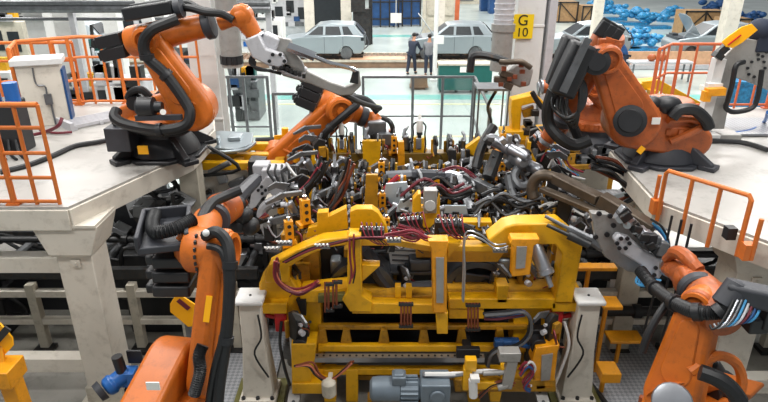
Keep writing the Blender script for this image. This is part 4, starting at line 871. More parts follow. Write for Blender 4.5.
b = MB(); b.tube([P(744, 62, 8.3), P(736, 66, 8.25), P(732, 85, 8.25), P(728, 100, 8.25), P(726, 108, 8.25), P(734, 112, 8.25), P(752, 108, 8.25), P(758, 96, 8.25), P(762, 70, 8.25)], .035); b.build('black_cable', 'rubber', G)
b = MB(); b.bar(P(712, 128, 8.45), P(718, 96, 8.45), .3, .12); b.box((G.location.x, 8.5, PZ+.04), (.5, .45, .08)); b.build('stand_leg', 'plate', G, bev=.01)
b = MB(); b.bar(P(706, 92, 8.2), P(724, 91, 8.2), .12, .1); b.box(P(706, 96, 8.2), (.1, .1, .14)); b.build('yellow_stop', 'amber', G)
b = MB(); b.ball(P(760, 30, 8.5), .16, (1.1, 1, 1)); b.box(P(764, 40, 8.5), (.3, .25, .3)); b.build('motor_head', 'navy', G, bev=.02)
b = MB(); b.tube([P(768, 112, 8.0), P(764, 122, z=PZ+.05), P(752, 130, z=PZ+.03), P(735, 133, z=PZ+.03)], .025); solo(b, 'air_hose', 'blue', 'blue air hose on right platform below yellow board', 'hose', P(752, 130, z=PZ))
b = MB(); b.tube([P(690, 140, z=PZ+.04), P(720, 141, z=PZ+.04), P(745, 143, z=PZ+.04), P(768, 150, z=PZ+.04)], .035); solo(b, 'floor_cable', 'rubber', 'thick black cable lying across right platform', 'cable', P(720, 141, z=PZ))
b = MB(); q = P(705, 108, 8.4); b.bar(V((q.x, 8.4, PZ)), q+V((.05, 0, .7)), .14, .14); b.box((q.x, 8.4, PZ+.05), (.4, .4, .1)); b.box(q+V((0, -.1, .3)), (.2, .1, .16)); solo(b, 'white_pedestal', 'white', 'slim white pedestal between right railing and grey gun', 'pedestal', (q.x, 8.4, PZ))
b = MB(); x = X(757, 20, 1); b.box((x, 20, 1.2), (2.4, .9, .1)); b.box((x, 20, .58), (2.2, .7, 1.16)); solo(b, 'blue_workbench', 'blue_lt', 'light blue bench beyond right railing at the edge', 'bench', (x, 20, 0))
# ================================================================ the framing jig in the middle
YF = 6.1
def px(pts, Y, th): 
    b = MB(); b.prism(lines_px(pts, Y), (0, th, 0)); return b
J = thing('jig_frame', 'big yellow welding jig frame in the middle of the cell', 'jig', (.3, 6.3, 0))
# upper front members
px([(265, 274), (269, 265), (300, 249), (322, 240), (350, 237), (350, 245), (326, 248), (304, 258), (290, 267), (289, 283), (265, 283)], YF, .2).build('left_arm', 'yellow', J, bev=.015)
px([(306, 238), (308, 228), (317, 226), (317, 213), (328, 212), (328, 217), (346, 208), (348, 229), (326, 233)], YF+.3, .12).build('stepped_plate', 'yellow', J, bev=.008)
px([(350, 236), (350, 212), (356, 209), (372, 209), (378, 213), (386, 226), (388, 236)], YF+.32, .14).build('round_plate', 'yellow', J, bev=.008)
px([(348, 238), (396, 240), (432, 246), (506, 246), (506, 252), (430, 252), (394, 246), (348, 246)], YF+.05, .16).build('front_beam', 'yellow', J, bev=.01)
px([(438, 222), (492, 222), (492, 231), (438, 231)], YF+.6, .14).build('rear_beam', 'yellow', J, bev=.008)
px([(444, 238), (498, 238), (505, 252), (498, 262), (446, 262)], YF+.3, .05).build('recess_panel', 'yellow', J, bev=.006)
px([(488, 241), (505, 227), (517, 224), (561, 223), (581, 240), (583, 247), (573, 303), (555, 303), (563, 254), (555, 245), (516, 245), (496, 254)], YF-.05, .26).build('right_portal', 'yellow', J, bev=.02)
px([(512, 239), (540, 239), (538, 244), (534, 246), (530, 275), (512, 277), (514, 247), (510, 244)], YF-.28, .16).build('hanging_box', 'amber', J, bev=.01)
px([(517, 247), (527, 247), (525, 268), (516, 269)], YF-.3, .03).build('box_window', 'plate', J)
px([(348, 236), (361, 236), (362, 296), (372, 302), (372, 312), (350, 312), (342, 300), (347, 292)], YF-.05, .22).build('left_upright', 'yellow', J, bev=.012)
px([(428, 241), (449, 241), (447, 251), (447, 313), (433, 313), (432, 251)], YF-.22, .16).build('middle_upright', 'amber', J, bev=.01)
px([(436, 258), (444, 258), (443.5, 303), (436.5, 303)], YF-.24, .03).build('upright_window', 'plate', J)
px([(436, 313), (448, 313), (448, 334), (437, 334)], YF-.15, .12).build('middle_foot', 'yellow', J, bev=.008)
px([(362, 265), (380, 266), (362, 282)], YF, .14).build('gusset', 'yellow', J, bev=.006)
px([(448, 243), (462, 243), (448, 258)], YF, .14).build('gusset', 'yellow', J, bev=.006)
px([(352, 303), (436, 305), (436, 314), (352, 314)], YF-.02, .2).build('lower_beam', 'yellow', J, bev=.01)
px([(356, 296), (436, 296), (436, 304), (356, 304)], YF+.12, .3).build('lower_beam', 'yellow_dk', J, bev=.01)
px([(449, 299), (556, 299), (556, 309), (449, 309)], YF-.02, .22).build('lower_beam', 'yellow', J, bev=.01)
px([(449, 309), (484, 309), (484, 319), (449, 319)], YF, .14).build('lower_beam', 'yellow', J, bev=.01)
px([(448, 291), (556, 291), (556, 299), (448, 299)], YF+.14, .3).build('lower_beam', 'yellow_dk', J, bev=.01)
px([(497, 286), (509, 286), (507, 303), (497, 303)], YF-.02, .2).build('short_upright', 'yellow', J, bev=.008)
for x in (398, 409): px([(x-3, 287), (x+3, 287), (x+3, 298), (x-3, 298)], YF+.1, .1).build('stub', 'yellow', J, bev=.006)
for x in (466, 478): px([(x-4, 289), (x+4, 289), (x+5, 296), (x-5, 296)], YF+.35, .1).build('stub', 'yellow_dk', J, bev=.006)
px([(300, 292), (352, 287), (352, 300), (318, 303), (300, 303)], YF+.05, .26).build('left_bracket', 'yellow', J, bev=.01)
px([(318, 296), (352, 294), (352, 301), (318, 303)], YF-.02, .08).build('olive_strip', 'olive', J, bev=.004)
# left column
px([(259, 284), (264, 277), (288, 274), (302, 296), (314, 302), (321, 303), (321, 345), (322, 362), (318, 380), (296, 380), (297, 352), (285, 332), (284, 318), (262, 314), (259, 300)], YF+.1, .3).build('left_column', 'yellow', J, bev=.015)
px([(262, 304), (287, 304), (287, 314), (262, 314)], YF-.02, .2).build('left_shelf', 'yellow', J, bev=.01)
px([(291, 344), (316, 344), (316, 349), (310, 392), (292, 392)], YF-.25, .26).build('left_foot_box', 'yellow', J, bev=.012)
px([(292, 384), (326, 384), (326, 394), (292, 394)], YF-.28, .3).build('left_foot_box', 'yellow', J, bev=.01)
px([(296, 300), (306, 300), (306, 316), (301, 314)], YF+.02, .06).build('dark_slot', 'black', J)
for x, y in ((283, 318), (295, 317), (295, 328), (310, 322), (310, 334)): MB().cyl(P(x, y, YF+.11), P(x, y, YF+.06), .02, n=8).build('bolt', 'dark', J)
# right column
px([(556, 296), (583, 293), (584, 306), (560, 309), (560, 350), (548, 352), (540, 360), (512, 350), (514, 314), (536, 302), (545, 296)], YF+.1, .3).build('right_column', 'yellow', J, bev=.015)
px([(552, 303), (584, 303), (584, 312), (552, 312)], YF-.02, .2).build('right_shelf', 'yellow', J, bev=.01)
px([(536, 348), (560, 345), (558, 352), (554, 388), (536, 390), (532, 362)], YF-.3, .26).build('right_foot_box', 'amber', J, bev=.012)
px([(542, 356), (553, 354), (550, 380), (541, 381)], YF-.32, .03).build('foot_window', 'plate', J)
px([(534, 318), (541, 318), (541, 330), (534, 330)], YF+.08, .04).build('dark_slot', 'black', J)
px([(455, 380), (556, 380), (556, 392), (455, 392)], YF-.3, .3).build('front_sill', 'yellow_dk', J, bev=.01)
px([(490, 392), (502, 392), (500, 402), (490, 402)], YF-.3, .2).build('front_sill', 'yellow', J, bev=.01)
for x, y in ((545, 318), (555, 318), (548, 330), (556, 330)): MB().cyl(P(x, y, YF+.11), P(x, y, YF+.06), .02, n=8).build('bolt', 'dark', J)
# ladder frame and rails low down
LF = J
for y0, y1, d, m in ((326, 330, .1, 'yellow_dk'), (346, 352, 0., 'yellow'), (369, 375, -.05, 'yellow')): px([(318, y0), (528, y0), (528, y1), (318, y1)], YF+d-.05, .08).build('cross_bar', m, LF, bev=.008)
for x in (322, 346, 384, 424, 462, 500): px([(x-3, 330), (x+3, 330), (x+6, 346), (x-6, 346)], YF, .06).build('spacer', 'yellow_dk', LF, bev=.006)
for x in (330, 352, 474): px([(x-6, 370), (x+6, 370), (x+6, 402), (x-6, 402)], YF-.12, .12).build('leg_post', 'yellow', LF, bev=.008)
px([(346, 376), (456, 376), (456, 380), (346, 380)], YF+.12, .12).build('cross_bar', 'yellow_dk', LF)
b = MB(); q0, q1 = P(314, 358, YF-.12), P(484, 358, YF-.12); b.bar(q0, q1, .08, .07); b.mi = 1
for i in range(26): q = q0.lerp(q1, (i+.5)/26); b.cyl(q+V((0, -.0, .03)), q+V((0, -.0, .042)), .014, n=8)
b.build('guide_rail', ['steel', 'black'], LF)
MB().box((.35, 7.6, .7), (3.0, 2.6, .1)).build('floor_pan', 'black', LF)  # black deck added to keep the view down through the jig dark
MB().box((.35, 6.9, 1.0), (2.6, .1, .9)).build('dark_backing', 'black', LF)  # black wall added so the gap behind the bars reads dark
for z, y in ((.95, 7.0), (1.15, 7.6)):
    MB().box((.35, y, z), (3.1, .12, .12)).build('rear_bar', 'dark', LF)
for x in (-1.0, 1.75):
    for y in (6.5, 8.8): MB().box((x, y, .9), (.18, .18, 1.8)).build('leg_post', 'yellow_dk', LF)
b = MB(); q = P(468, 352, YF-.2); b.box(q, (.28, .08, .13)); b.bar(q, q+V((0, .3, 0)), .1, .08); b.build('carriage', 'black', LF, bev=.01)

# upper ring: side rails, back rail and cross bars that carry the clamps
UR = J
zb = P(420, 160, 9.0).z
b = MB(); b.box((.62, 9.05, zb), (3.2, .22, .26)); b.build('back_rail', 'brown_yel', UR, bev=.01)
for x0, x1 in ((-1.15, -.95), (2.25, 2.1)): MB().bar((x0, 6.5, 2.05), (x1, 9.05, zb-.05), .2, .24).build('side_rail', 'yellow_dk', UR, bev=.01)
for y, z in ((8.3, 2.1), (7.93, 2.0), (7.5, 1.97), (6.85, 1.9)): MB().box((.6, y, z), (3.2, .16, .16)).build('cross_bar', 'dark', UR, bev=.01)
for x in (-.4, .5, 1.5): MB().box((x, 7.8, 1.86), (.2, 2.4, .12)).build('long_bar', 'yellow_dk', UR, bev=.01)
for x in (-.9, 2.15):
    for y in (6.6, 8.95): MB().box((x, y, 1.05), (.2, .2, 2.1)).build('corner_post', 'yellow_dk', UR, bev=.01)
px([(362, 141), (381, 141), (380, 160), (374, 174), (368, 172), (363, 162)], 8.8, .1).build('bracket_plate', 'yellow', UR, bev=.008)
px([(398, 142), (404, 142), (405, 166), (398, 166)], 8.75, .1).build('amber_post', 'amber', UR, bev=.006)
px([(398, 176), (406, 176), (407, 200), (399, 200)], 7.9, .12).build('amber_post', 'amber', UR, bev=.006)
px([(466, 148), (480, 138), (480, 150), (474, 156), (466, 152)], 8.75, .12).build('corner_plate', 'yellow', UR, bev=.006)
px([(412, 226), (413, 200), (418, 194), (421, 194), (421, 208), (430, 210), (438, 204), (440, 196), (440, 218), (430, 228), (420, 228)], 6.75, .14).build('sensor_carrier', 'yellow', UR, bev=.008)
b = MB(); b.cyl(P(430, 206, 6.7), P(430, 206, 6.55), .07); b.box(P(430, 200, 6.75), (.16, .14, .3)); b.build('sensor_head', 'plate', UR, bev=.008)
px([(366, 175), (378, 175), (378, 208), (364, 208)], 7.3, .06).build('plain_post', 'yellow_dk', UR, bev=.006)
b = MB(); b.tube([P(386, 176, 8.0), P(420, 174, 8.0), P(450, 175, 8.0), P(468, 180, 8.0)], .075, k=1); b.build('cross_tube', 'steel', UR)
b = MB(); b.tube([P(412, 175, 7.96), P(445, 176, 7.96)], .09, k=1); b.build('tube_sleeve', 'casting', UR)
b = MB(); b.bar(P(464, 178, 7.9), P(492, 192, 7.6), .12, .16); b.bar(P(460, 176, 7.9), P(470, 210, 7.3), .12, .06); b.build('bent_strut', 'mid', UR, bev=.01)
for x in (448, 452, 461, 466): px([(x, 150), (x+4, 150), (x+5, 172), (x+1, 172)], 8.7, .06).build('curved_strap', ['dark', 'steel'][x % 2], UR, bev=.004)

# unpainted car floor clamped inside
CF = thing('car_floor', 'unpainted grey car underbody clamped inside the jig', 'car part', (.4, 7.6, 1.6))
b = MB(); b.box((.45, 7.7, 1.6), (2.2, 2.3, .05))
for k in range(8): b.box((-.5+k*.27, 7.7, 1.635), (.09, 2.2, .03))
b.build('floor_pan', 'inner', CF, bev=.01)
b = MB(); b.box((.45, 7.7, 1.7), (.28, 2.3, .16)); b.build('tunnel', 'inner', CF, bev=.03)
for y in (6.9, 7.6, 8.3): MB().box((.45, y, 1.68), (2.0, .12, .1)).build('cross_member', 'mid', CF, bev=.015)
for s in (-1, 1): MB().box((.45+s*1.05, 7.7, 1.68), (.14, 2.3, .22)).build('sill', 'body', CF, bev=.03)
def arch_shell(cx, m='inner'):
    pts_o = []; 
    vs = []; fs = []; n = 10
    for i in range(n+1):
        a = math.pi*i/n
        for r, y in ((.34, 6.42), (.42, 6.42), (.42, 6.75), (.34, 6.75)): vs.append(V((cx+r*math.cos(a), y, 1.42+r*math.sin(a))))
    for i in range(n):
        for k in range(4): fs.append((i*4+k, i*4+(k+1) % 4, (i+1)*4+(k+1) % 4, (i+1)*4+k))
    return MB().add(vs, fs)
arch_shell(-.28).build('wheel_arch', 'inner', CF); arch_shell(1.15).build('wheel_arch', 'inner', CF)
b = MB(); b.tube([P(362, 250, 6.5), P(372, 262, 6.5), P(382, 278, 6.5), P(396, 288, 6.5), P(432, 288, 6.5)], .1, k=4); b.build('front_rail', 'casting', CF)
b = MB(); q = P(475, 278, 6.55); b.box(q, (.55, .2, .22), Matrix.Rotation(.15, 3, 'Y')); b.box(q+V((0, -.05, -.12)), (.6, .25, .05)); b.build('rear_member', 'inner', CF, bev=.02)
px([(388, 246), (418, 247), (419, 262), (412, 280), (396, 280), (390, 262)], 6.75, .03).build('pale_panel', 'white', CF, bev=.004)
b = MB()
for k in range(5): b.bar(P(392, 250+k*5, 6.74), P(416, 251+k*5, 6.74), .01, .02)
b.build('panel_slots', 'mid', CF)
for i, (x0, y0, w_, h_) in enumerate(((386, 184, 26, 22), (400, 200, 34, 12))):
    px([(x0, y0), (x0+w_*.8, y0-2), (x0+w_, y0+h_), (x0-4, y0+h_)], 7.5-.3*i, .04).build('pale_panel', 'body_lt', CF, bev=.004)
px([(445, 206), (466, 206), (468, 214), (444, 213)], 7.1, .04).build('pale_panel', 'body_lt', CF)
px([(318, 250), (345, 247), (347, 272), (312, 276)], 6.7, .1).build('dark_panel', 'black', CF, bev=.01)

# ---------------------------------------------------------------- clamp prototypes (face -Y, stand on z=0)
def proto_upright():
    t = thing('toggle_clamp', 'x', 'clamp')
    b = MB(); b.box((0, .05, .16), (.13, .05, .32)); b.prism([(-.05, .03, 0), (-.05, -.1, 0), (-.05, .03, .22)], (.025, 0, 0)); b.build('riser', 'yellow', t, bev=.006)
    b = MB(); b.lathe((0, -.03, .02), (0, -.03, 1), [(0, .035), (.02, .045), (.2, .045), (.22, .035)], 12); b.build('air_cylinder', 'mid', t)
    b = MB(); b.prism([(-.035, -.09, .24), (-.035, .03, .22), (-.035, .06, .36), (-.035, -.02, .42), (-.035, -.09, .36)], (.07, 0, 0)); b.build('clamp_head', 'black', t, bev=.008)
    b = MB(); b.bar((0, -.03, .39), (0, -.22, .33), .04, .06, w2=.03, h2=.03); b.cyl((0, -.21, .33), (0, -.21, .26), .02, n=8); b.build('clamp_arm', 'dark', t)
    for k, m in ((-1, 'red'), (1, 'rubber')): b = MB(); b.tube([(k*.03, -.05, .06), (k*.09, -.13, .03), (k*.13, -.08, -.04), (k*.16, .02, -.02)], .008, 6, 3); b.build('hose', m, t)
    return t
def proto_pin():
    t = thing('locating_block', 'x', 'clamp')
    b = MB(); b.box((0, 0, .17), (.1, .09, .34)); b.box((0, .03, .02), (.18, .15, .04)); b.mi = 1
    for z in (.1, .19, .28): b.cyl((0, -.044, z), (0, -.052, z), .024, n=10)
    b.build('block', ['amber', 'black'], t)
    b = MB(); b.lathe((0, 0, .34), (0, 0, 1), [(0, .03), (.05, .03), (.06, .018), (.12, .016), (.15, .005)], 10); b.build('locating_pin', 'chrome', t)
    b = MB(); b.box((.075, .0, .2), (.05, .07, .12)); b.build('side_block', 'dark', t, bev=.006)
    b = MB(); b.tube([(.08, -.03, .2), (.13, -.09, .16), (.12, -.1, .04), (.05, -.14, -.02)], .012, 6, 3); b.build('hose', 'wine', t)
    return t
def proto_swing():
    t = thing('swing_cylinder', 'x', 'clamp')
    d = V((0, -.45, .9)).normalized()
    b = MB(); b.box((0, .06, .12), (.14, .06, .24)); b.box((-.07, 0, .1), (.02, .14, .2)); b.box((.07, 0, .1), (.02, .14, .2)); b.build('yoke', 'dark', t, bev=.006)
    b = MB(); p = V((0, .05, .05)); b.lathe(p, p+d, [(0, .04), (.02, .055), (.06, .055), (.07, .048), (.24, .048), (.25, .055), (.3, .055), (.31, .02)], 14); b.build('barrel', 'steel', t)
    b = MB(); b.cyl(p+d*.3, p+d*.42, .016, n=8); b.build('piston_rod', 'chrome', t)
    b = MB(); b.bar(p+d*.42, p+d*.42+V((0, -.2, -.07)), .05, .07, w2=.03, h2=.03); b.bar(p+d*.42, p+d*.3+V((0, .16, .1)), .05, .05); b.build('swing_arm', 'mid', t, bev=.005)
    for k in (-1, 1): b = MB(); b.tube([p+d*.1+V((k*.05, 0, 0)), (k*.12, -.02, .2), (k*.12, .1, .08), (k*.1, .14, -.05)], .013, 6, 3); b.build('hose', 'rubber', t)
    return t
def proto_power():
    t = thing('power_clamp', 'x', 'clamp')
    b = MB(); b.prism([(-.04, .08, 0), (-.04, -.05, 0), (-.04, -.1, .3), (-.04, -.02, .4), (-.04, .08, .36)], (.08, 0, 0)); b.build('clamp_body', 'dark', t, bev=.01)
    b = MB(); b.prism([(-.055, -.1, .34), (-.055, -.02, .42), (-.055, -.2, .46), (-.055, -.3, .4), (-.055, -.3, .34), (-.055, -.2, .38)], (.03, 0, 0)); b.build('jaw', 'mid', t, bev=.005)
    b = MB(); b.box((.06, .02, .2), (.06, .1, .16)); b.box((0, .1, .12), (.16, .03, .24)); b.build('sensor_box', 'yellow_dk', t, bev=.006)
    b = MB(); b.cyl((0, -.1, .16), (0, -.16, .16), .035, n=10); b.build('port', 'plate_lt', t); b = MB(); b.cyl((.0, -.09, .26), (0, -.13, .26), .022, n=8); b.build('port', 'plate_lt', t)
    for k, m in ((0, 'copper'), (1, 'rubber'), (2, 'red')): b = MB(); b.tube([(.06, -.02, .14+.03*k), (.14, -.07, .1+.03*k), (.15, -.02, 0), (.2, .06, -.03)], .01, 6, 3); b.build('hose', m, t)
    return t
def proto_tower():
    t = thing('pin_tower', 'x', 'clamp')
    b = MB(); b.box((-.07, 0, .15), (.05, .12, .3)); b.box((.07, 0, .15), (.05, .12, .3)); b.box((0, .03, .04), (.24, .16, .08)); b.build('yellow_cheek', 'yellow', t, bev=.008)
    b = MB(); b.lathe((0, 0, .05), (0, 0, 1), [(0, .035), (.28, .035), (.29, .055), (.33, .055), (.34, .04)], 14); b.build('guide_column', 'black', t)
    b = MB(); b.lathe((0, 0, .39), (0, 0, 1), [(0, .05), (.03, .06), (.2, .052), (.22, .03), (.3, .025), (.32, .01)], 14); b.build('white_cylinder', 'label', t)
    b = MB(); b.box((0, -.07, .2), (.08, .05, .18)); b.build('front_plate', 'steel', t, bev=.005)
    for k in (-1, 1): b = MB(); b.tube([(k*.05, 0, .56), (k*.11, -.02, .5), (k*.1, -.03, .36), (k*.12, -.04, .18), (k*.1, -.06, -.02)], .014, 6, 3); b.build('hose', 'rubber', t)
    return t
def proto_valve():
    t = thing('valve_block', 'x', 'valve block')
    b = MB(); b.box((0, 0, .07), (.3, .12, .14)); b.build('manifold', 'dark', t, bev=.006)
    for k in range(5): b = MB(); b.lathe((-.12+k*.06, -.02, .14), (-.12+k*.06, -.05, .3), [(0, .018), (.03, .018), (.035, .012), (.08, .012)], 8); b.build('fitting', 'chrome', t)
    for k in range(5): b = MB(); b.tube([(-.12+k*.06, -.05, .2), (-.11+k*.06, -.12, .26), (-.06+k*.05, -.2, .14), (.02+k*.04, -.17, .04), (.1+k*.03, -.15, -.01)], .008, 6, 3); b.build('hose', ['red', 'wine', 'red', 'rubber', 'red'][k], t)
    return t
def proto_micro():
    t = thing('sensor_bracket', 'x', 'sensor')
    b = MB(); b.box((0, .03, .09), (.06, .03, .18)); b.box((0, 0, .01), (.1, .1, .02)); b.box((.03, -.02, .17), (.08, .08, .03)); b.build('bracket', 'dark', t, bev=.004)
    b = MB(); b.cyl((-.02, -.08, .13), (-.02, .06, .15), .022, n=10); b.build('sensor', 'steel', t)
    b = MB(); b.box((.05, -.01, .1), (.05, .06, .06)); b.build('connector', 'amber', t, bev=.004)
    for k, m in ((0, 'rubber'), (1, 'wine'), (2, 'mid')): b = MB(); b.tube([(-.02+.03*k, .06, .15), (.05*k-.06, .12, .12+.02*k), (-.1+.09*k, .1, .03), (-.14+.1*k, .02, -.04), (-.1+.12*k, -.08, -.06)], .008, 6, 3); b.build('cable', m, t)
    return t
def proto_link():
    t = thing('steel_linkage', 'x', 'linkage')
    b = MB(); b.bar((-.16, 0, .1), (.1, -.02, .2), .05, .07); b.bar((.1, -.02, .2), (.2, -.05, .05), .04, .05); b.build('link_bar', 'mid', t, bev=.008)
    b = MB(); b.cyl((.1, -.08, .2), (.1, .04, .2), .045, n=12); b.build('pivot', 'steel', t); b = MB(); b.cyl((-.16, -.06, .1), (-.16, .06, .1), .04, n=12); b.build('pivot', 'steel', t)
    b = MB(); b.box((-.16, .02, .0), (.1, .12, .18)); b.build('block', 'black', t, bev=.008)
    for k in range(3): b = MB(); b.tube([(-.16, -.05, .05+.03*k), (-.05, -.12, .0), (.06, -.1, .06+.02*k), (.16, -.02, -.02)], .009, 6, 3); b.build('hose', ['rubber', 'wine', 'plate_lt'][k], t)
    return t
PR = dict(m=proto_micro(), l=proto_link(), u=proto_upright(), p=proto_pin(), s=proto_swing(), w=proto_power(), t=proto_tower(), v=proto_valve())
used = {}
DESC = dict(u='yellow and black toggle clamp', p='amber locating block with bores', s='grey swing cylinder clamp', w='dark power clamp', t='upright pin tower with white top', v='valve block with red hoses', m='small sensor bracket with cables', l='steel linkage with pivot')
def put(kind, loc, rz, s, label, group):
    if kind in used: return dup(PR[kind], loc, rz, s, label, group)
    used[kind] = 1; o = PR[kind]; o.location = loc; o.rotation_euler = (0, 0, rz); o.scale = (s, s, s); o['label'] = label; o['group'] = group; return o
rnd = random.Random(5)
def row(rowname, kinds, pts, group, rz=lambda i: 0, s=1.):
    """pts are world base points from left to right"""
    cnt = {}
    tot = {k: kinds.count(k) for k in set(kinds)}
    for i, (k, p) in enumerate(zip(kinds, pts)):
        c = cnt.get(k, 0); cnt[k] = c+1
        lab = (f'only {DESC[k]} on {rowname}' if tot[k] == 1 else f'{DESC[k]}, {ORD[c]} from left on {rowname}')
        put(k, p, rz(i)+rnd.uniform(-.25, .25), s*rnd.uniform(.9, 1.12), lab, group)
def rowpts(x0, x1, n, y, z, jy=.06, jz=.02):
    return [V((x0+(x1-x0)*i/(n-1)+rnd.uniform(-.03, .03), y+rnd.uniform(-jy, jy), z+rnd.uniform(0, jz))) for i in range(n)]
row('the back rail', list('wtuswpstuwsuwpw'), rowpts(-.9, 2.05, 15, 9.0, zb+.1), 'clamps on the back rail', s=.85)
row('face of the back rail', list('usuwpwsuwswusw'), rowpts(-.85, 2.1, 14, 8.72, zb-.42), 'clamps before the back rail', s=.9)
row('the rear cross bar', list('wsuwpuswuwswpus'), rowpts(-.95, 2.15, 15, 8.25, 2.15), 'clamps on the rear cross bar', s=.88)
row('the second cross bar', list('uswwusspwsuwsw'), rowpts(-.95, 2.15, 14, 7.9, 2.05), 'clamps on the second cross bar', s=.85)
row('the middle cross bar', list('suwwpwuswwsupw'), rowpts(-.95, 2.15, 14, 7.5, 2.02), 'clamps on the middle cross bar', s=.8)
row('the front cross bar', list('wuswpwpuwswupw'), rowpts(-.9, 2.1, 14, 6.85, 1.95), 'clamps on the front cross bar', s=.75)
row('the gap before back rail', list('mlmmlmlmmlmlmmlm'), rowpts(-.9, 2.05, 16, 8.5, 2.15, .1, .15), 'small units before the back rail', lambda i: rnd.uniform(-1, 1))
row('the gap between rear bars', list('lmlmmlmlmmllmmlm'), rowpts(-.95, 2.1, 16, 8.08, 2.12, .08, .12), 'small units between the rear bars', lambda i: rnd.uniform(-1, 1))
row('the gap mid table', list('mlmlmmllmmlmlmlm'), rowpts(-.95, 2.1, 16, 7.7, 2.02, .08, .1), 'small units in mid table', lambda i: rnd.uniform(-1, 1))
row('the gap behind front bar', list('lmmlmlmmlmlmmllm'), rowpts(-.95, 2.15, 16, 7.2, 1.95, .12, .1), 'small units behind the front bar', lambda i: rnd.uniform(-1, 1))
row('the edge before front bar', list('mlmmlmlmmlmm'), rowpts(-.7, 2.0, 12, 6.6, 1.98, .05, .06), 'small units before the front bar', lambda i: rnd.uniform(-1, 1))
row('the outer left edge', list('lmlmlm'), [V((-1.25-.12*(i%2), 6.8+.38*i, 2.05+.04*i)) for i in range(6)], 'small units at the outer left edge', lambda i: rnd.uniform(-1, 1), 1.2)
row('the outer right edge', list('lmlmlm'), [V((2.4+.12*(i%2), 6.8+.38*i, 2.05+.04*i)) for i in range(6)], 'small units at the outer right edge', lambda i: rnd.uniform(-1, 1), 1.2)
row('the left side rail', list('swuwsuws'), [V((-1.08+.02*i-.1*(i%2), 6.75+.3*i, 2.14+.035*i)) for i in range(8)], 'clamps on the left side rail', lambda i: -1.2)
row('the right side rail', list('wswuwsuw'), [V((2.22+.1*(i%2), 6.75+.3*i, 2.14+.035*i)) for i in range(8)], 'clamps on the right side rail', lambda i: 1.2)
row('the front beam', list('vvv'), [P(372, 238, 6.2), P(410, 228, 6.25), P(448, 232, 6.3)], 'valve blocks along the front beam')
row('the inside lower beam', list('wsw'), [P(402, 292, 6.55), P(490, 290, 6.5), P(520, 290, 6.5)], 'clamps inside the lower beam', lambda i: .4)
row('the left arm plate', list('pp'), [P(290, 246, 6.35), P(306, 226, 6.5)], 'blocks on the left arm', lambda i: .5)
row('shelf by left pedestal', list('wu'), [V((-1.05, 5.95, 1.05)), V((-1.12, 6.35, 1.5))], 'clamps beside left pedestal', lambda i: .9)
row('shelf by right pedestal', list('wu'), [V((1.98, 5.95, 1.05)), V((2.06, 6.35, 1.5))], 'clamps beside right pedestal', lambda i: -.9)

# ---------------------------------------------------------------- hoses and harnesses on the jig
def harness(label, path, n, mats, r=.0095, spread=.03, name='hose_bundle', group=None):
    c = path[len(path)//2]; t = thing(name, label, 'hose', c, group); rn = random.Random(len(label))
    for k in range(n):
        o = V((rn.uniform(-1, 1), rn.uniform(-1, 1), rn.uniform(-1, 1)))*spread
        b = MB(); b.tube([V(p)+o+V((rn.uniform(-1, 1), rn.uniform(-1, 1), rn.uniform(-1, 1)))*spread*.4 for p in path], r*rn.uniform(.8, 1.15), 6, 4); b.build('hose', mats[k % len(mats)], t)
    return t
L = lambda pts, Y: [P(x, y, Y) for x, y in pts]
harness('dark red hose run along the left half of the front beam', L([(285, 262), (310, 250), (335, 243), (360, 238), (395, 237)], 6.0), 6, ['wine', 'rubber', 'copper', 'red'])
harness('red hose loop on the front beam centre', L([(392, 230), (404, 238), (416, 240), (422, 233), (408, 229), (398, 226)], 6.1), 5, ['red', 'wine'])
harness('fan of red hoses left of middle upright', L([(384, 236), (400, 233), (414, 232), (428, 238), (440, 240)], 6.0), 5, ['red', 'wine', 'red'])
harness('red hose loop hanging at left column', L([(277, 262), (277, 276), (284, 288), (298, 293), (312, 288), (318, 283)], 5.95), 6, ['red', 'wine', 'salmon'], .016)
harness('black hose bundle with silver ends at left column', L([(276, 258), (277, 266), (280, 280)], 6.0), 5, ['steel', 'rubber'])
harness('black ribbed chain hose right of centre', L([(440, 228), (460, 226), (474, 233), (488, 240), (500, 245), (508, 236)], 6.25), 4, ['rubber', 'dark'], .022)
harness('grey thin hose below the ribbed chain hose', L([(463, 300), (463, 270), (465, 236), (480, 236), (494, 246), (506, 244)], 5.95), 2, ['steel'], .011)
harness('red hoses down the left upright', L([(352, 238), (353, 255), (354, 270), (352, 282)], 5.95), 4, ['red', 'wine', 'rubber'])
for i, (x, y0, y1, lab) in enumerate(((330, 282, 312, 'copper braided straps hanging left of left upright'), (338, 280, 308, 'copper braided straps nearest the left upright'), (406, 302, 328, 'copper braided straps at middle of lower beam'), (473, 303, 331, 'copper braided straps right of middle upright'))):
    t = thing('braided_strap', lab, 'strap', P(x, y0, 5.9), 'copper straps')
    for k in range(4 if i > 1 else 2): o = V(((k-1.5)*.036, 0, 0)); MB().tube([P(x, y0, 5.88)+o, P(x, (y0+y1)/2, 5.85)+o, P(x, y1, 5.88)+o], .014, 6, 3).build('strap_cable', 'copper', t)
    for y in (y0+2, y1-2): MB().box(P(x, y, 5.87), (.17 if i > 1 else .1, .05, .03)).build('strap_clip', 'dark', t)
harness('blue black hose curving down right side of lower beam', L([(484, 315), (505, 313), (522, 312), (530, 320), (528, 336), (516, 347), (498, 350), (490, 356), (487, 366)], 5.8), 3, ['blue_dk', 'rubber', 'mid'], .02, .02)
harness('purple hose sleeve along right lower beam', L([(484, 316), (500, 316), (525, 313)], 5.85), 4, ['blue_dk', 'wine'], .022)
harness('silver pipe run above grey motor right side', L([(424, 374), (445, 375), (462, 374), (480, 372), (496, 372), (512, 378)], 5.6), 2, ['steel', 'white'], .03, .015)
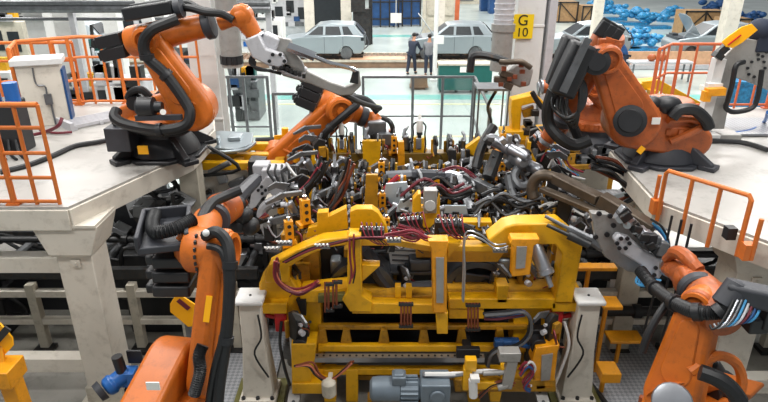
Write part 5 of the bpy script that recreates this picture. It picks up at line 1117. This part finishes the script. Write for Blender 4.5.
harness('copper wires below the silver pipe run', L([(478, 396), (490, 386), (502, 382), (512, 384)], 5.55), 5, ['copper', 'rubber', 'copper'], .012)
harness('red and blue hoses at right foot box', L([(520, 374), (528, 366), (534, 372), (524, 386), (530, 390)], 5.65), 5, ['red', 'blue_dk', 'white'], .016)
harness('copper wires at left foot box', L([(296, 366), (310, 366), (318, 376), (330, 380), (344, 370), (352, 362)], 5.6), 4, ['copper', 'salmon', 'rubber'], .012)
harness('red hoses across the rear cross bar', L([(440, 172), (456, 168), (468, 174), (476, 182)], 7.8), 4, ['red', 'wine'])
harness('slanted dark red strip hoses left of amber post', L([(380, 196), (388, 186), (398, 178)], 7.6), 4, ['red', 'redbox'], .02)
harness('hose tangle on left side rail', L([(300, 235), (310, 215), (304, 198), (316, 182), (326, 166)], 7.0), 8, ['rubber', 'dark', 'red', 'rubber'], .018, .1)
harness('grey hose tangle left of pin tower', L([(330, 212), (338, 196), (345, 180), (350, 165)], 7.3), 8, ['rubber', 'mid', 'copper'], .018, .1)
harness('hose tangle behind the sensor carrier', L([(410, 200), (432, 186), (450, 196), (470, 190)], 7.2), 8, ['rubber', 'dark', 'wine'], .02, .09)
harness('hose tangle below slanted twin cylinder gun', L([(480, 205), (496, 195), (512, 205), (530, 200), (540, 208)], 7.0), 8, ['rubber', 'mid', 'dark'], .022, .1)
harness('hose tangle between bronze arm and jig portal', L([(545, 205), (560, 200), (575, 208), (590, 215)], 6.8), 6, ['rubber', 'white', 'dark'], .02, .07)
harness('coloured wire tangle behind slanted twin cylinder gun', L([(545, 165), (552, 152), (560, 160), (566, 170), (580, 176)], 7.9), 7, ['cyan', 'red', 'white', 'rubber'], .015, .07)
harness('black hose tangle by bronze arm root', L([(590, 165), (610, 172), (625, 182), (632, 195), (622, 200)], 7.1), 8, ['rubber', 'dark', 'copper'], .025, .09)
harness('black hose tangle beyond the near left robot wrist', L([(216, 206), (228, 198), (240, 208), (236, 222), (250, 230), (262, 222)], 6.6), 8, ['rubber', 'wine', 'dark', 'copper'], .022, .09)
for x, y, lab in ((273, 249, 'white fitting cluster at lower end of the left arm'), (285, 243, 'white fitting cluster halfway up the left arm'), (323, 246, 'white fitting cluster under top of the left arm'), (394, 240, 'white fitting cluster at middle of the front beam'), (500, 250, 'white fitting cluster left of the right portal')):
    q = P(x, y, 6.0); t = thing('fitting_cluster', lab, 'fitting', q)
    MB().box(q, (.16, .06, .04)).build('fitting_bar', 'mid', t)
    for k in range(4): MB().cyl(q+V((-.06+.04*k, -.02, .01)), q+V((-.08+.045*k, -.05, .05)), .012, n=8).build('fitting', 'label', t)
# angled cylinder inside the portal
b = MB(); p, q = P(533, 240, 6.15), P(547, 276, 5.95); Lq = (q-p).length; b.lathe(p, q, [(0, .07), (.04, .085), (Lq-.08, .085), (Lq-.07, .1), (Lq-.02, .1), (Lq, .06)], 18); b.cyl(q, q+(q-p)*.3, .03)
solo(b, 'air_cylinder', 'steel', 'bright slanted air cylinder inside the right portal', 'cylinder', p)
b = MB(); p, q = P(547, 225, 5.95), P(590, 245, 5.75); b.cyl(p, p.lerp(q, .5), .022); b.cyl(p.lerp(q, .5), q, .05)
solo(b, 'air_cylinder', 'dark', 'thin slanted rod cylinder crossing the portal corner', 'cylinder', p)

# ---------------------------------------------------------------- pedestals, motor and small items around the jig
def pedestal(xp, label, s):
    t = thing('support_pedestal', label, 'pedestal', (xp, 6.1, 0)); zt = 1.55
    b = MB(); b.box((xp, 6.1, zt), (.34, .34, .06)); b.build('cap_plate', 'white', t, bev=.02)
    b = MB(); b.box((xp, 6.12, .83), (.3, .3, 1.4), None, .85); b.build('shaft', 'cream', t, bev=.012)
    b = MB(); b.box((xp, 6.12, .45), (.4, .34, .8), None, .72); b.build('gusset_plate', 'cream', t, bev=.01)
    b = MB(); b.box((xp, 6.1, .13), (.46, .42, .06)); b.build('foot_plate', 'cream', t, bev=.01)
    for dx in (-.18, 0, .18): MB().cyl((xp+dx, 5.93, .15), (xp+dx, 5.93, .19), .025, n=8).build('bolt', 'black', t)
    MB().cyl((xp, 6.08, zt+.03), (xp, 6.08, zt+.04), .015).build('bolt', 'black', t)
    b = MB(); b.box((xp, 6.1, .05), (.62, .6, .1)); b.build('olive_base', 'olive', t)
    b = MB(); b.tube([(xp+s*.1, 5.94, 1.4), (xp+s*.12, 5.92, 1.1), (xp+s*.02, 5.92, .85), (xp+s*.16, 5.93, .5)], .012); b.build('cable', 'rubber', t)
    return t
pedestal(-1.58, 'white support pedestal at left of the yellow jig', 1); pedestal(2.42, 'white support pedestal at right of the yellow jig', -1)
for xp, s, side in ((-1.58, 1, 'left'), (2.42, -1, 'right')):
    b = MB(); q = V((xp+s*.32, 6.2, 1.18)); b.box(q, (.14, .16, .3)); b.box(q+V((0, 0, .17)), (.1, .1, .06)); b.bar(q+V((-s*.2, 0, .05)), q, .05, .05)
    solo(b, 'safety_plug', 'redbox', f'red safety plug box beside {side} pedestal', 'plug box', q, bev=.015)
    t = thing('side_slide', f'dark slide plate with grey cylinder between {side} pedestal and jig', 'slide', (xp+s*.42, 6.0, 0)); q = V((xp+s*.42, 6.0, 0))
    b = MB(); b.prism([q+V((-s*.05, -.4, .1)), q+V((s*.1, -.4, .1)), q+V((s*.2, .3, .55)), q+V((s*.05, .3, .55))], (0, 0, .05)); b.build('slide_plate', 'plate', t, bev=.006)
    b = MB()
    for k in range(6): b.cyl(q+V((s*(.03+.025*k), -.33+.11*k, .17+.068*k)), q+V((s*(.03+.025*k), -.35+.11*k, .2+.068*k)), .022, n=8)
    b.build('holes', 'black', t)
    b = MB(); b.lathe(q+V((0, .2, .5)), q+V((0, .1, 1.1)), [(0, .06), (.02, .07), (.2, .07), (.22, .05), (.42, .05)], 14); b.box(q+V((0, .16, .75)), (.17, .15, .2)); b.build('slide_cylinder', 'mid', t)
    b = MB(); b.cyl(q+V((s*.16, 0, 1.0)), q+V((s*.16, -.14, 1.0)), .1); b.cyl(q+V((s*.16, 0, .8)), q+V((s*.16, -.12, .8)), .08); b.box(q+V((s*.16, .05, .9)), (.2, .12, .5)); b.build('black_roller', 'black', t, bev=.01)
    for k in (0, 1): b = MB(); b.tube([q+V((-s*.08+k*.1, .1, 1.2)), q+V((-s*.1+k*.14, 0, .95)), q+V((-s*.06+k*.12, -.05, .65)), q+V((k*.1, -.1, .4))], .02); b.build('white_hose', 'white' if k else 'rubber', t)
# gear motor
t = thing('gear_motor', 'blue grey geared motor at the bottom of the jig', 'motor', P(400, 392, 5.6)); q = P(380, 389, 5.6); e = P(454, 386, 5.6)
b = MB(); b.lathe(q+V((-.12, 0, 0)), q+V((1, 0, 0)), [(0, .1), (.03, .14), (.1, .15), (.35, .15), (.36, .14)], 24)
b.build('fan_cowl', 'motor', t)
b = MB(); b.lathe(q+V((.24, 0, 0)), q+V((2, 0, 0)), [(0, .15), (.2, .15), (.22, .12), (.3, .12)], 24)
for k in range(18): a = 2*math.pi*k/18; b.box(q+V((.34, .155*math.cos(a), .155*math.sin(a))), (.2, .012, .03), Matrix.Rotation(-a+math.pi/2, 3, 'X'))
b.build('finned_housing', 'motor', t)
b = MB(); b.box(q+V((.22, -.02, .18)), (.16, .16, .12)); b.box(q+V((.22, -.02, .25)), (.12, .12, .03)); b.build('terminal_box', 'motor', t, bev=.015)
b = MB(); b.box(q+V((.64, 0, 0)), (.34, .3, .34)); b.cyl(q+V((.66, -.15, .02)), q+V((.66, -.18, .02)), .09); b.build('gearbox', 'motor', t, bev=.03)
b = MB(); b.box(q+V((.3, .0, -.21)), (.9, .3, .08)); b.build('motor_mount', 'yellow_dk', t, bev=.01)
b = MB(); q = P(329, 388, 5.55); b.lathe(q+V((0, 0, -.1)), q+V((0, 0, 1)), [(0, .07), (.02, .085), (.18, .085), (.2, .07), (.22, .03)], 16); b.bar(q, q+V((0, .25, 0)), .05, .05); solo(b, 'filter_bowl', 'beige', 'beige filter bowl at left foot box', 'filter', q)
b = MB(); q = P(470, 372, 5.6)
b.box(q+V((0, 0, .12)), (.13, .1, .16)); b.box(q+V((-.03, 0, -.08)), (.1, .1, .3)); b.bar(q+V((-.02, -.02, -.15)), q+V((.42, -.02, -.15)), .1, .1); b.box(q+V((.4, 0, -.0)), (.1, .1, .2)); solo(b, 'pivot_bracket', 'yellow', 'yellow pivot bracket right of the geared motor', 'bracket', q, bev=.01)
b = MB(); q = P(509, 372, 5.55); b.box(q, (.12, .12, .4), Matrix.Rotation(.1, 3, 'Y')); b.box(q+V((-.02, 0, .25)), (.24, .14, .12)); b.cyl(q+V((-.3, 0, -.02)), q, .03); b.cyl(q+V((.0, -.03, -.16)), q+V((-.12, -.03, -.2)), .04); solo(b, 'valve_actuator', 'plate', 'grey valve actuator left of right foot box', 'actuator', q, bev=.01)
b = MB(); q = P(474, 388, 5.5); b.cyl(q+V((0, 0, -.12)), q+V((-.02, 0, .12)), .05); b.box(q+V((0, 0, .14)), (.1, .1, .05)); solo(b, 'small_cylinder', 'white', 'small white cylinder under yellow pivot bracket', 'cylinder', q)
b = MB(); q = P(482, 340, 6.0); b.box(q+V((.3, 0, -.05)), (.3, .1, .12)); b.box(q+V((.3, -.05, .0)), (.1, .05, .05)); b.bar(q+V((.2, 0, 0)), q+V((.6, 0, -.1)), .05, .05); solo(b, 'junction_box', 'blue_dk', 'dark blue junction box below the curving hose', 'junction box', q, bev=.01)

# ---------------------------------------------------------------- conveyor frames under the platforms
def conveyor(x0, x1, label, y=7.15):
    t = thing('conveyor_frame', label, 'conveyor', ((x0+x1)/2, y, 0))
    for z, h, m in ((.95, .1, 'cream'), (.5, .09, 'cream'), (1.2, .16, 'dark')):
        MB().box(((x0+x1)/2, y+(.12 if m == 'dark' else 0), z), (x1-x0, .1, h)).build('long_rail', m, t, bev=.006)
    MB().box(((x0+x1)/2, y+1.3, 1.2), (x1-x0, .12, .16)).build('long_rail', 'dark', t)
    MB().box(((x0+x1)/2, y+1.35, .6), (x1-x0, .1, .1)).build('long_rail', 'beige', t)
    n = max(2, int((x1-x0)/.75)); 
    for i in range(n+1):
        x = x0+(x1-x0)*(i+.5)/(n+1); MB().box((x, y, .55), (.12, .12, 1.1)).build('upright', 'beige', t, bev=.006)
        MB().box((x, y-.05, .04), (.26, .22, .06)).build('foot', 'dark', t)
        MB().cyl((x+.2, y+.15, 1.22), (x+.2, y+1.2, 1.22), .05, n=10).build('roller', 'mid', t)
    return t
conveyor(-8.0, -1.75, 'beige and black conveyor frame under left platform'); conveyor(2.3, 8.0, 'beige and black conveyor frame under right platform')
def dark_machine(c, w_, d_, h_, label, seed):
    rn = random.Random(seed); t = thing('transfer_unit', label, 'machine', (c[0], c[1], 0))
    b = MB(); b.box((c[0], c[1], h_*.3), (w_, d_, h_*.6)); b.build('dark_base', 'black', t, bev=.02)
    for k in range(9): MB().box((c[0]+rn.uniform(-.45, .45)*w_, c[1]+rn.uniform(-.5, .3)*d_, h_*rn.uniform(.55, .9)), (rn.uniform(.1, .35), rn.uniform(.1, .3), rn.uniform(.08, .3)), Matrix.Rotation(rn.uniform(-.6, .6), 3, 'Y')).build('block', rn.choice(['dark', 'mid', 'black', 'steel', 'dark']), t, bev=.01)
    for k in range(5):
        p = V((c[0]+rn.uniform(-.5, .5)*w_, c[1]-d_*.4, h_*rn.uniform(.5, 1))); b = MB(); b.tube([p, p+V((rn.uniform(-.3, .3), -.15, .1)), p+V((rn.uniform(-.4, .4), -.1, -.25)), p+V((rn.uniform(-.5, .5), 0, -.4))], .03, 8, 4); b.build('hose', 'rubber', t)
    for k in range(4): p = V((c[0]+rn.uniform(-.45, .45)*w_, c[1]-d_*.3, h_*rn.uniform(.6, .95))); MB().cyl(p, p+V((rn.uniform(.2, .5), 0, rn.uniform(-.2, .3))), .045, n=10).build('cylinder', rn.choice(['steel', 'mid', 'dark']), t)
dark_machine((-3.05, 8.0), 1.5, .9, 2.2, 'black transfer unit with silver blocks under left platform edge', 3)
dark_machine((-3.75, 9.2), 1.5, .5, 2.7, 'added tall black unit darkening the view under left platform', 14)  # added to cover bright floor and keep this gap dark
dark_machine((-2.5, 8.75), 1.3, .5, 2.6, 'tall black transfer unit left of yellow fixture table legs', 12)
dark_machine((-2.0, 8.2), 1.1, .7, 1.5, 'black transfer unit behind near left robot elbow', 8)
dark_machine((-4.8, 8.6), 2.2, .9, 1.5, 'black transfer unit deep under left platform', 5)
dark_machine((2.9, 8.3), 1.0, .8, 1.5, 'black transfer unit behind the grey gun plate', 6)
dark_machine((4.6, 8.4), 2.0, .8, 1.3, 'black transfer unit deep under right platform', 7)
dark_machine((-6.6, 7.9), 2.0, .8, 1.2, 'black transfer unit at the left edge under the platform', 9)
for i, (x0, x1, y, z, r, lab) in enumerate(((-6, -1.45, 7.7, 1.5, .05, 'black pipe crossing behind near left robot elbow'), (-6, -1.5, 7.5, .72, .06, 'lower black pipe behind left cream post'), (2.4, 7, 7.4, 1.42, .05, 'upper black pipe behind grey gun plate'), (2.4, 7, 7.3, 1.12, .06, 'lower black pipe behind near right robot wrist'), (2.4, 6, 7.0, .75, .07, 'thick black pipe low behind near right robot'))):
    b = MB(); b.cyl((x0, y, z), (x1, y, z), r); 
    for k in range(5): q = V((x0+(x1-x0)*(k+.5)/5, y, z)); b.cyl(q-V((.05, 0, 0)), q+V((.05, 0, 0)), r*1.4)
    for k in (.06, .94): x = x0+(x1-x0)*k; b.bar((x, y, 0), (x, y, z), .06, .06)
    solo(b, 'supply_pipe', 'rubber', lab, 'pipe', (x0, y, z))
# slanted flat rails on right floor
t = thing('floor_rails', 'dark parallel rails on floor left of near right robot', 'rail', (2.7, 5.6, 0))
for k in range(4): MB().bar((2.35+.12*k, 6.4, .06), (2.6+.14*k, 4.9, .06), .05, .06).build('rail_bar', 'dark', t)
for x, y, Y, w_, h_, lab in ((624, 337, 6.7, .45, .04, 'yellow plate on conveyor right of right pedestal'), (610, 303, 6.5, .24, .05, 'small yellow plate just beside right pedestal top'), (608, 372, 6.1, .24, .14, 'yellow stop block beside foot of right pedestal'), (592, 267, 6.7, .6, .05, 'yellow ledge under the grey gun plate')):
    q = P(x, y, Y); b = MB(); b.box(q, (w_, .14 if w_ == .6 else .26, h_)); b.bar((q.x, Y+.1, 0), (q.x, Y+.1, q.z), .05, .05); solo(b, 'yellow_ledge', 'amber', lab, 'ledge', q, bev=.008)
# yellow flag plate by near left robot and corner pieces at left edge
t = thing('flag_plate', 'yellow flag plate with dark red stripe beside near left robot', 'plate', P(185, 312, 5.4))
b = MB(); b.prism(lines_px([(170, 304), (177, 293), (200, 308), (198, 326), (188, 327), (170, 312)], 5.4), (0, .02, 0)); b.build('plate_sheet', 'sheet_yellow', t, bev=.004)
b = MB(); b.bar(P(178, 300, 5.39), P(189, 309, 5.39), .01, .05); b.build('red_stripe', 'wine', t)
b = MB(); q = P(188, 322, 5.5); b.bar(q, (q.x, 5.5, 0), .06, .06); b.box((q.x, 5.5, .02), (.3, .3, .04)); b.build('stand', 'mid', t)
t = thing('corner_flag', 'yellow flag plate with black edge at the left picture edge', 'plate', P(2, 345, 5.0))
b = MB(); b.prism(lines_px([(-14, 318), (0, 324), (12, 338), (13, 346), (2, 358), (-14, 364)], 5.0), (0, .02, 0)); b.build('plate_sheet', 'sheet_yellow', t)
b = MB(); b.bar(P(-8, 346, 4.98), P(8, 328, 4.98), .02, .07); b.build('black_edge', 'black', t)
b = MB(); q = P(4, 372, 4.9); b.box(q, (.28, .3, .2)); b.bar(q+V((.04, 0, 0)), (q.x+.1, 4.9, 0), .16, .16); b.bar(P(0, 345, 5.02), q, .05, .05); b.build('amber_bracket', 'amber', t, bev=.01)
t = thing('cable_plug', 'blue and black cable plug on stand left of near left robot', 'plug', P(120, 382, 4.6)); q = P(120, 382, 4.6)
b = MB(); b.lathe(q+V((-.1, -.1, 0)), q+V((.15, .1, .12)), [(0, .06), (.02, .09), (.08, .1), (.1, .08), (.24, .09), (.26, .06)], 14); b.box(q+V((.08, .02, .05)), (.16, .14, .16)); b.build('plug_body', 'blue', t, bev=.01)
b = MB(); b.lathe(q+V((-.16, -.14, -.02)), q+V((.1, .1, .1)), [(0, .09), (.06, .1)], 14); b.build('plug_mouth', 'casting', t)
b = MB(); b.cyl(q+V((.04, 0, .12)), q+V((.02, 0, .3)), .05); b.box(q+V((.14, .1, .22)), (.14, .02, .14)); b.build('top_fitting', 'black', t)
b = MB(); b.bar(q+V((.1, 0, -.05)), (q.x+.1, q.y, 0), .1, .1); b.box((q.x+.1, q.y, .02), (.3, .3, .04)); b.build('stand', 'dark', t)
b = MB()
for k in range(3): b.tube([q+V((.1+.05*k, -.05, -.02)), q+V((.16+.06*k, -.12, -.2)), q+V((.2+.04*k, -.1, -.5))], .022)
b.build('cable', 'rubber', t)

# ---------------------------------------------------------------- yellow tables with silver panels beside the jig at the back
t = thing('panel_table', 'yellow fixture table holding a silver door panel', 'table', (-2.25, 8.9, 0))
zt = P(210, 165, 8.8).z
for y, zz in ((8.8, zt), (9.5, zt+.08), (9.15, zt+.02)): MB().box((-2.3, y, zz), (1.5, .14, .12)).build('long_beam', 'yellow', t, bev=.008)
for x in (-2.95, -2.3, -1.65): MB().box((x, 9.15, zt), (.14, .7, .1)).build('cross_beam', 'yellow_dk', t, bev=.006)
for x in (-2.85, -1.75): MB().box((x, 9.1, zt/2), (.16, .16, zt)).build('leg', 'beige', t)
MB().box((-2.3, 8.85, zt-.32), (1.3, .06, .45)).build('apron_panel', 'cream', t, bev=.006)
b = MB(); q = P(228, 141, 9.2); q.x -= .1; b.prism([(q.x-.45, 9.0, zt+.16), (q.x+.3, 8.95, zt+.16), (q.x+.5, 9.1, zt+.2), (q.x+.45, 9.5, zt+.26), (q.x-.1, 9.6, zt+.26), (q.x-.45, 9.5, zt+.24)], (0, 0, .06)); b.box((q.x-.1, 9.15, zt+.3), (.16, .16, .12)); b.box((q.x+.2, 9.3, zt+.3), (.2, .25, .06)); b.tube([(q.x-.48, 8.97, zt+.2), (q.x, 8.9, zt+.18), (q.x+.4, 8.95, zt+.2), (q.x+.55, 9.15, zt+.26)], .03); b.box((q.x, 9.2, zt+.12), (.5, .2, .16)); solo(b, 'door_panel', 'body', 'silver door panel lying on yellow fixture table', 'car part', (q.x, 9.2, zt+.1), bev=.02)
b = MB(); b.box((-1.5, 8.35, .95), (.55, .45, 1.9)); b.box((-1.5, 8.12, 1.5), (.5, .04, .06)); b.box((-1.5, 8.12, 1.25), (.5, .04, .06)); solo(b, 'cream_cabinet', 'cream', 'cream cabinet with ledges under forked gripper', 'cabinet', (-1.5, 8.35, 0), bev=.012)
b = MB(); b.tube([P(256, 141, 10.2), P(285, 140, 10.2), P(310, 139, 10.2)], .06, k=1); b.tube([P(256, 149, 10.1), P(300, 147, 10.1)], .05, k=1); q = P(258, 145, 10.2); b.bar((q.x, 10.2, 0), q, .1, .1); solo(b, 'black_bar_stand', 'black', 'black double bar stand behind robot at the back', 'stand', (q.x, 10.2, 0))
b = MB(); b.prism(lines_px([(274, 136), (291, 134), (291, 142), (274, 143)], 10.0), (0, .04, 0)); b.cyl(P(285, 136, 10.02), P(285, 128, 10.02), .06); q = P(282, 142, 10.02); b.bar((q.x, 10.02, 0), q, .06, .06); solo(b, 'yellow_tag_plate', 'sheet_yellow', 'yellow plate behind lower arm of robot at the back', 'plate', (q.x, 10.02, 0))
b = MB(); b.prism(lines_px([(247, 168), (256, 164), (257, 172), (249, 176)], 8.6), (0, .06, 0)); q = P(252, 174, 8.63); b.bar((q.x, 8.63, 0), q, .06, .06); solo(b, 'orange_marker', 'rail', 'small orange marker plate between yellow table and forked gripper', 'plate', (q.x, 8.63, 0))
t = thing('yellow_gantry', 'yellow stepped fixture frame before the sign column', 'fixture', P(530, 130, 9.9)); Y = 9.9
px([(512, 100), (536, 94), (546, 104), (544, 108), (534, 103), (522, 106), (520, 132), (512, 132), (511, 112)], Y, .25).build('hook_frame', 'yellow', t, bev=.012)
px([(502, 132), (548, 130), (550, 138), (530, 142), (502, 139)], Y-.1, .35).build('foot_beam', 'yellow', t, bev=.012)
px([(522, 110), (534, 106), (534, 116), (524, 118)], Y+.05, .1).build('inner_bracket', 'yellow_dk', t, bev=.006)
for k in range(8): MB().box(P(random.uniform(522, 536), random.uniform(110, 132), Y-.05), (.12, .12, .1)).build('sensor_block', random.choice(['dark', 'mid', 'black']), t, bev=.008)
b = MB(); q = P(520, 138, Y); b.box((q.x, Y, q.z/2), (.25, .25, q.z)); b.build('leg', 'yellow_dk', t)
t = thing('yellow_bench', 'long yellow fixture bench left of right robot base', 'fixture', P(580, 150, 8.9)); Y = 8.9
for y0, y1, dd, m in ((139, 150, .4, 'yellow'), (152, 158, .1, 'yellow_dk'), (164, 169, -.1, 'yellow_dk')): px([(540, y0+2), (616, y0), (616, y1), (540, y1+2)], Y+dd, .2).build('long_beam', m, t, bev=.01)
for x in (548, 575, 604): q = P(x, 158, Y); MB().box((q.x, Y+.3, q.z/2), (.16, .16, q.z)).build('leg', 'yellow_dk', t)
for k in range(14): MB().box(P(543+k*5.2, random.uniform(142, 166), Y-.0), (.16, .14, random.uniform(.1, .22))).build('tool_block', random.choice(['dark', 'black', 'mid', 'yellow_dk']), t, bev=.01)
t = thing('yellow_fixture', 'yellow slanted fixture beyond right robot and railing', 'fixture', P(650, 95, 11.5)); Y = 11.6
px([(618, 84), (660, 80), (704, 104), (694, 112), (658, 90), (618, 92)], Y, .3).build('slanted_beam', 'yellow', t, bev=.012)
for x in (624, 650, 678): q = P(x, 96, Y); MB().box((q.x, Y+.15, q.z/2), (.16, .16, q.z)).build('leg', 'yellow_dk', t)
for k in range(10): MB().box(P(random.uniform(615, 655), random.uniform(86, 104), Y-.1), (.16, .2, .18)).build('tool_block', random.choice(['dark', 'yellow', 'mid']), t, bev=.01)
for k in range(4): MB().box(P(616+k*9, 92+k*3, Y-.25), (.2, .1, .14)).build('clamp_block', ['yellow', 'amber'][k % 2], t, bev=.01)
b = MB(); b.box(P(610, 76, 13), (.5, .4, .35)); q = P(610, 80, 13); b.box((q.x, 13, q.z/2), (.3, .3, q.z)); solo(b, 'red_tank', 'redbox', 'red box unit below the worker in blue', 'box', (q.x, 13, 0), bev=.04)
# pale panel and white part right of the portal
t = thing('sheet_part', 'pale sheet part behind the bronze gun arm', 'car part', P(570, 200, 7.4))
px([(540, 207), (572, 200), (600, 200), (640, 188), (646, 196), (600, 212), (560, 214), (540, 214)], 7.6, .05).build('panel_sheet', 'body_lt', t, bev=.004)
px([(534, 196), (560, 190), (600, 198), (590, 204), (545, 206)], 7.5, .08).build('black_tray', 'black', t, bev=.01)
q = P(570, 206, 7.6); MB().box((q.x, 7.65, q.z/2), (.1, .1, q.z)).build('stand', 'dark', t)
for o in bpy.data.objects:
    if '_w' in o: del o['_w']
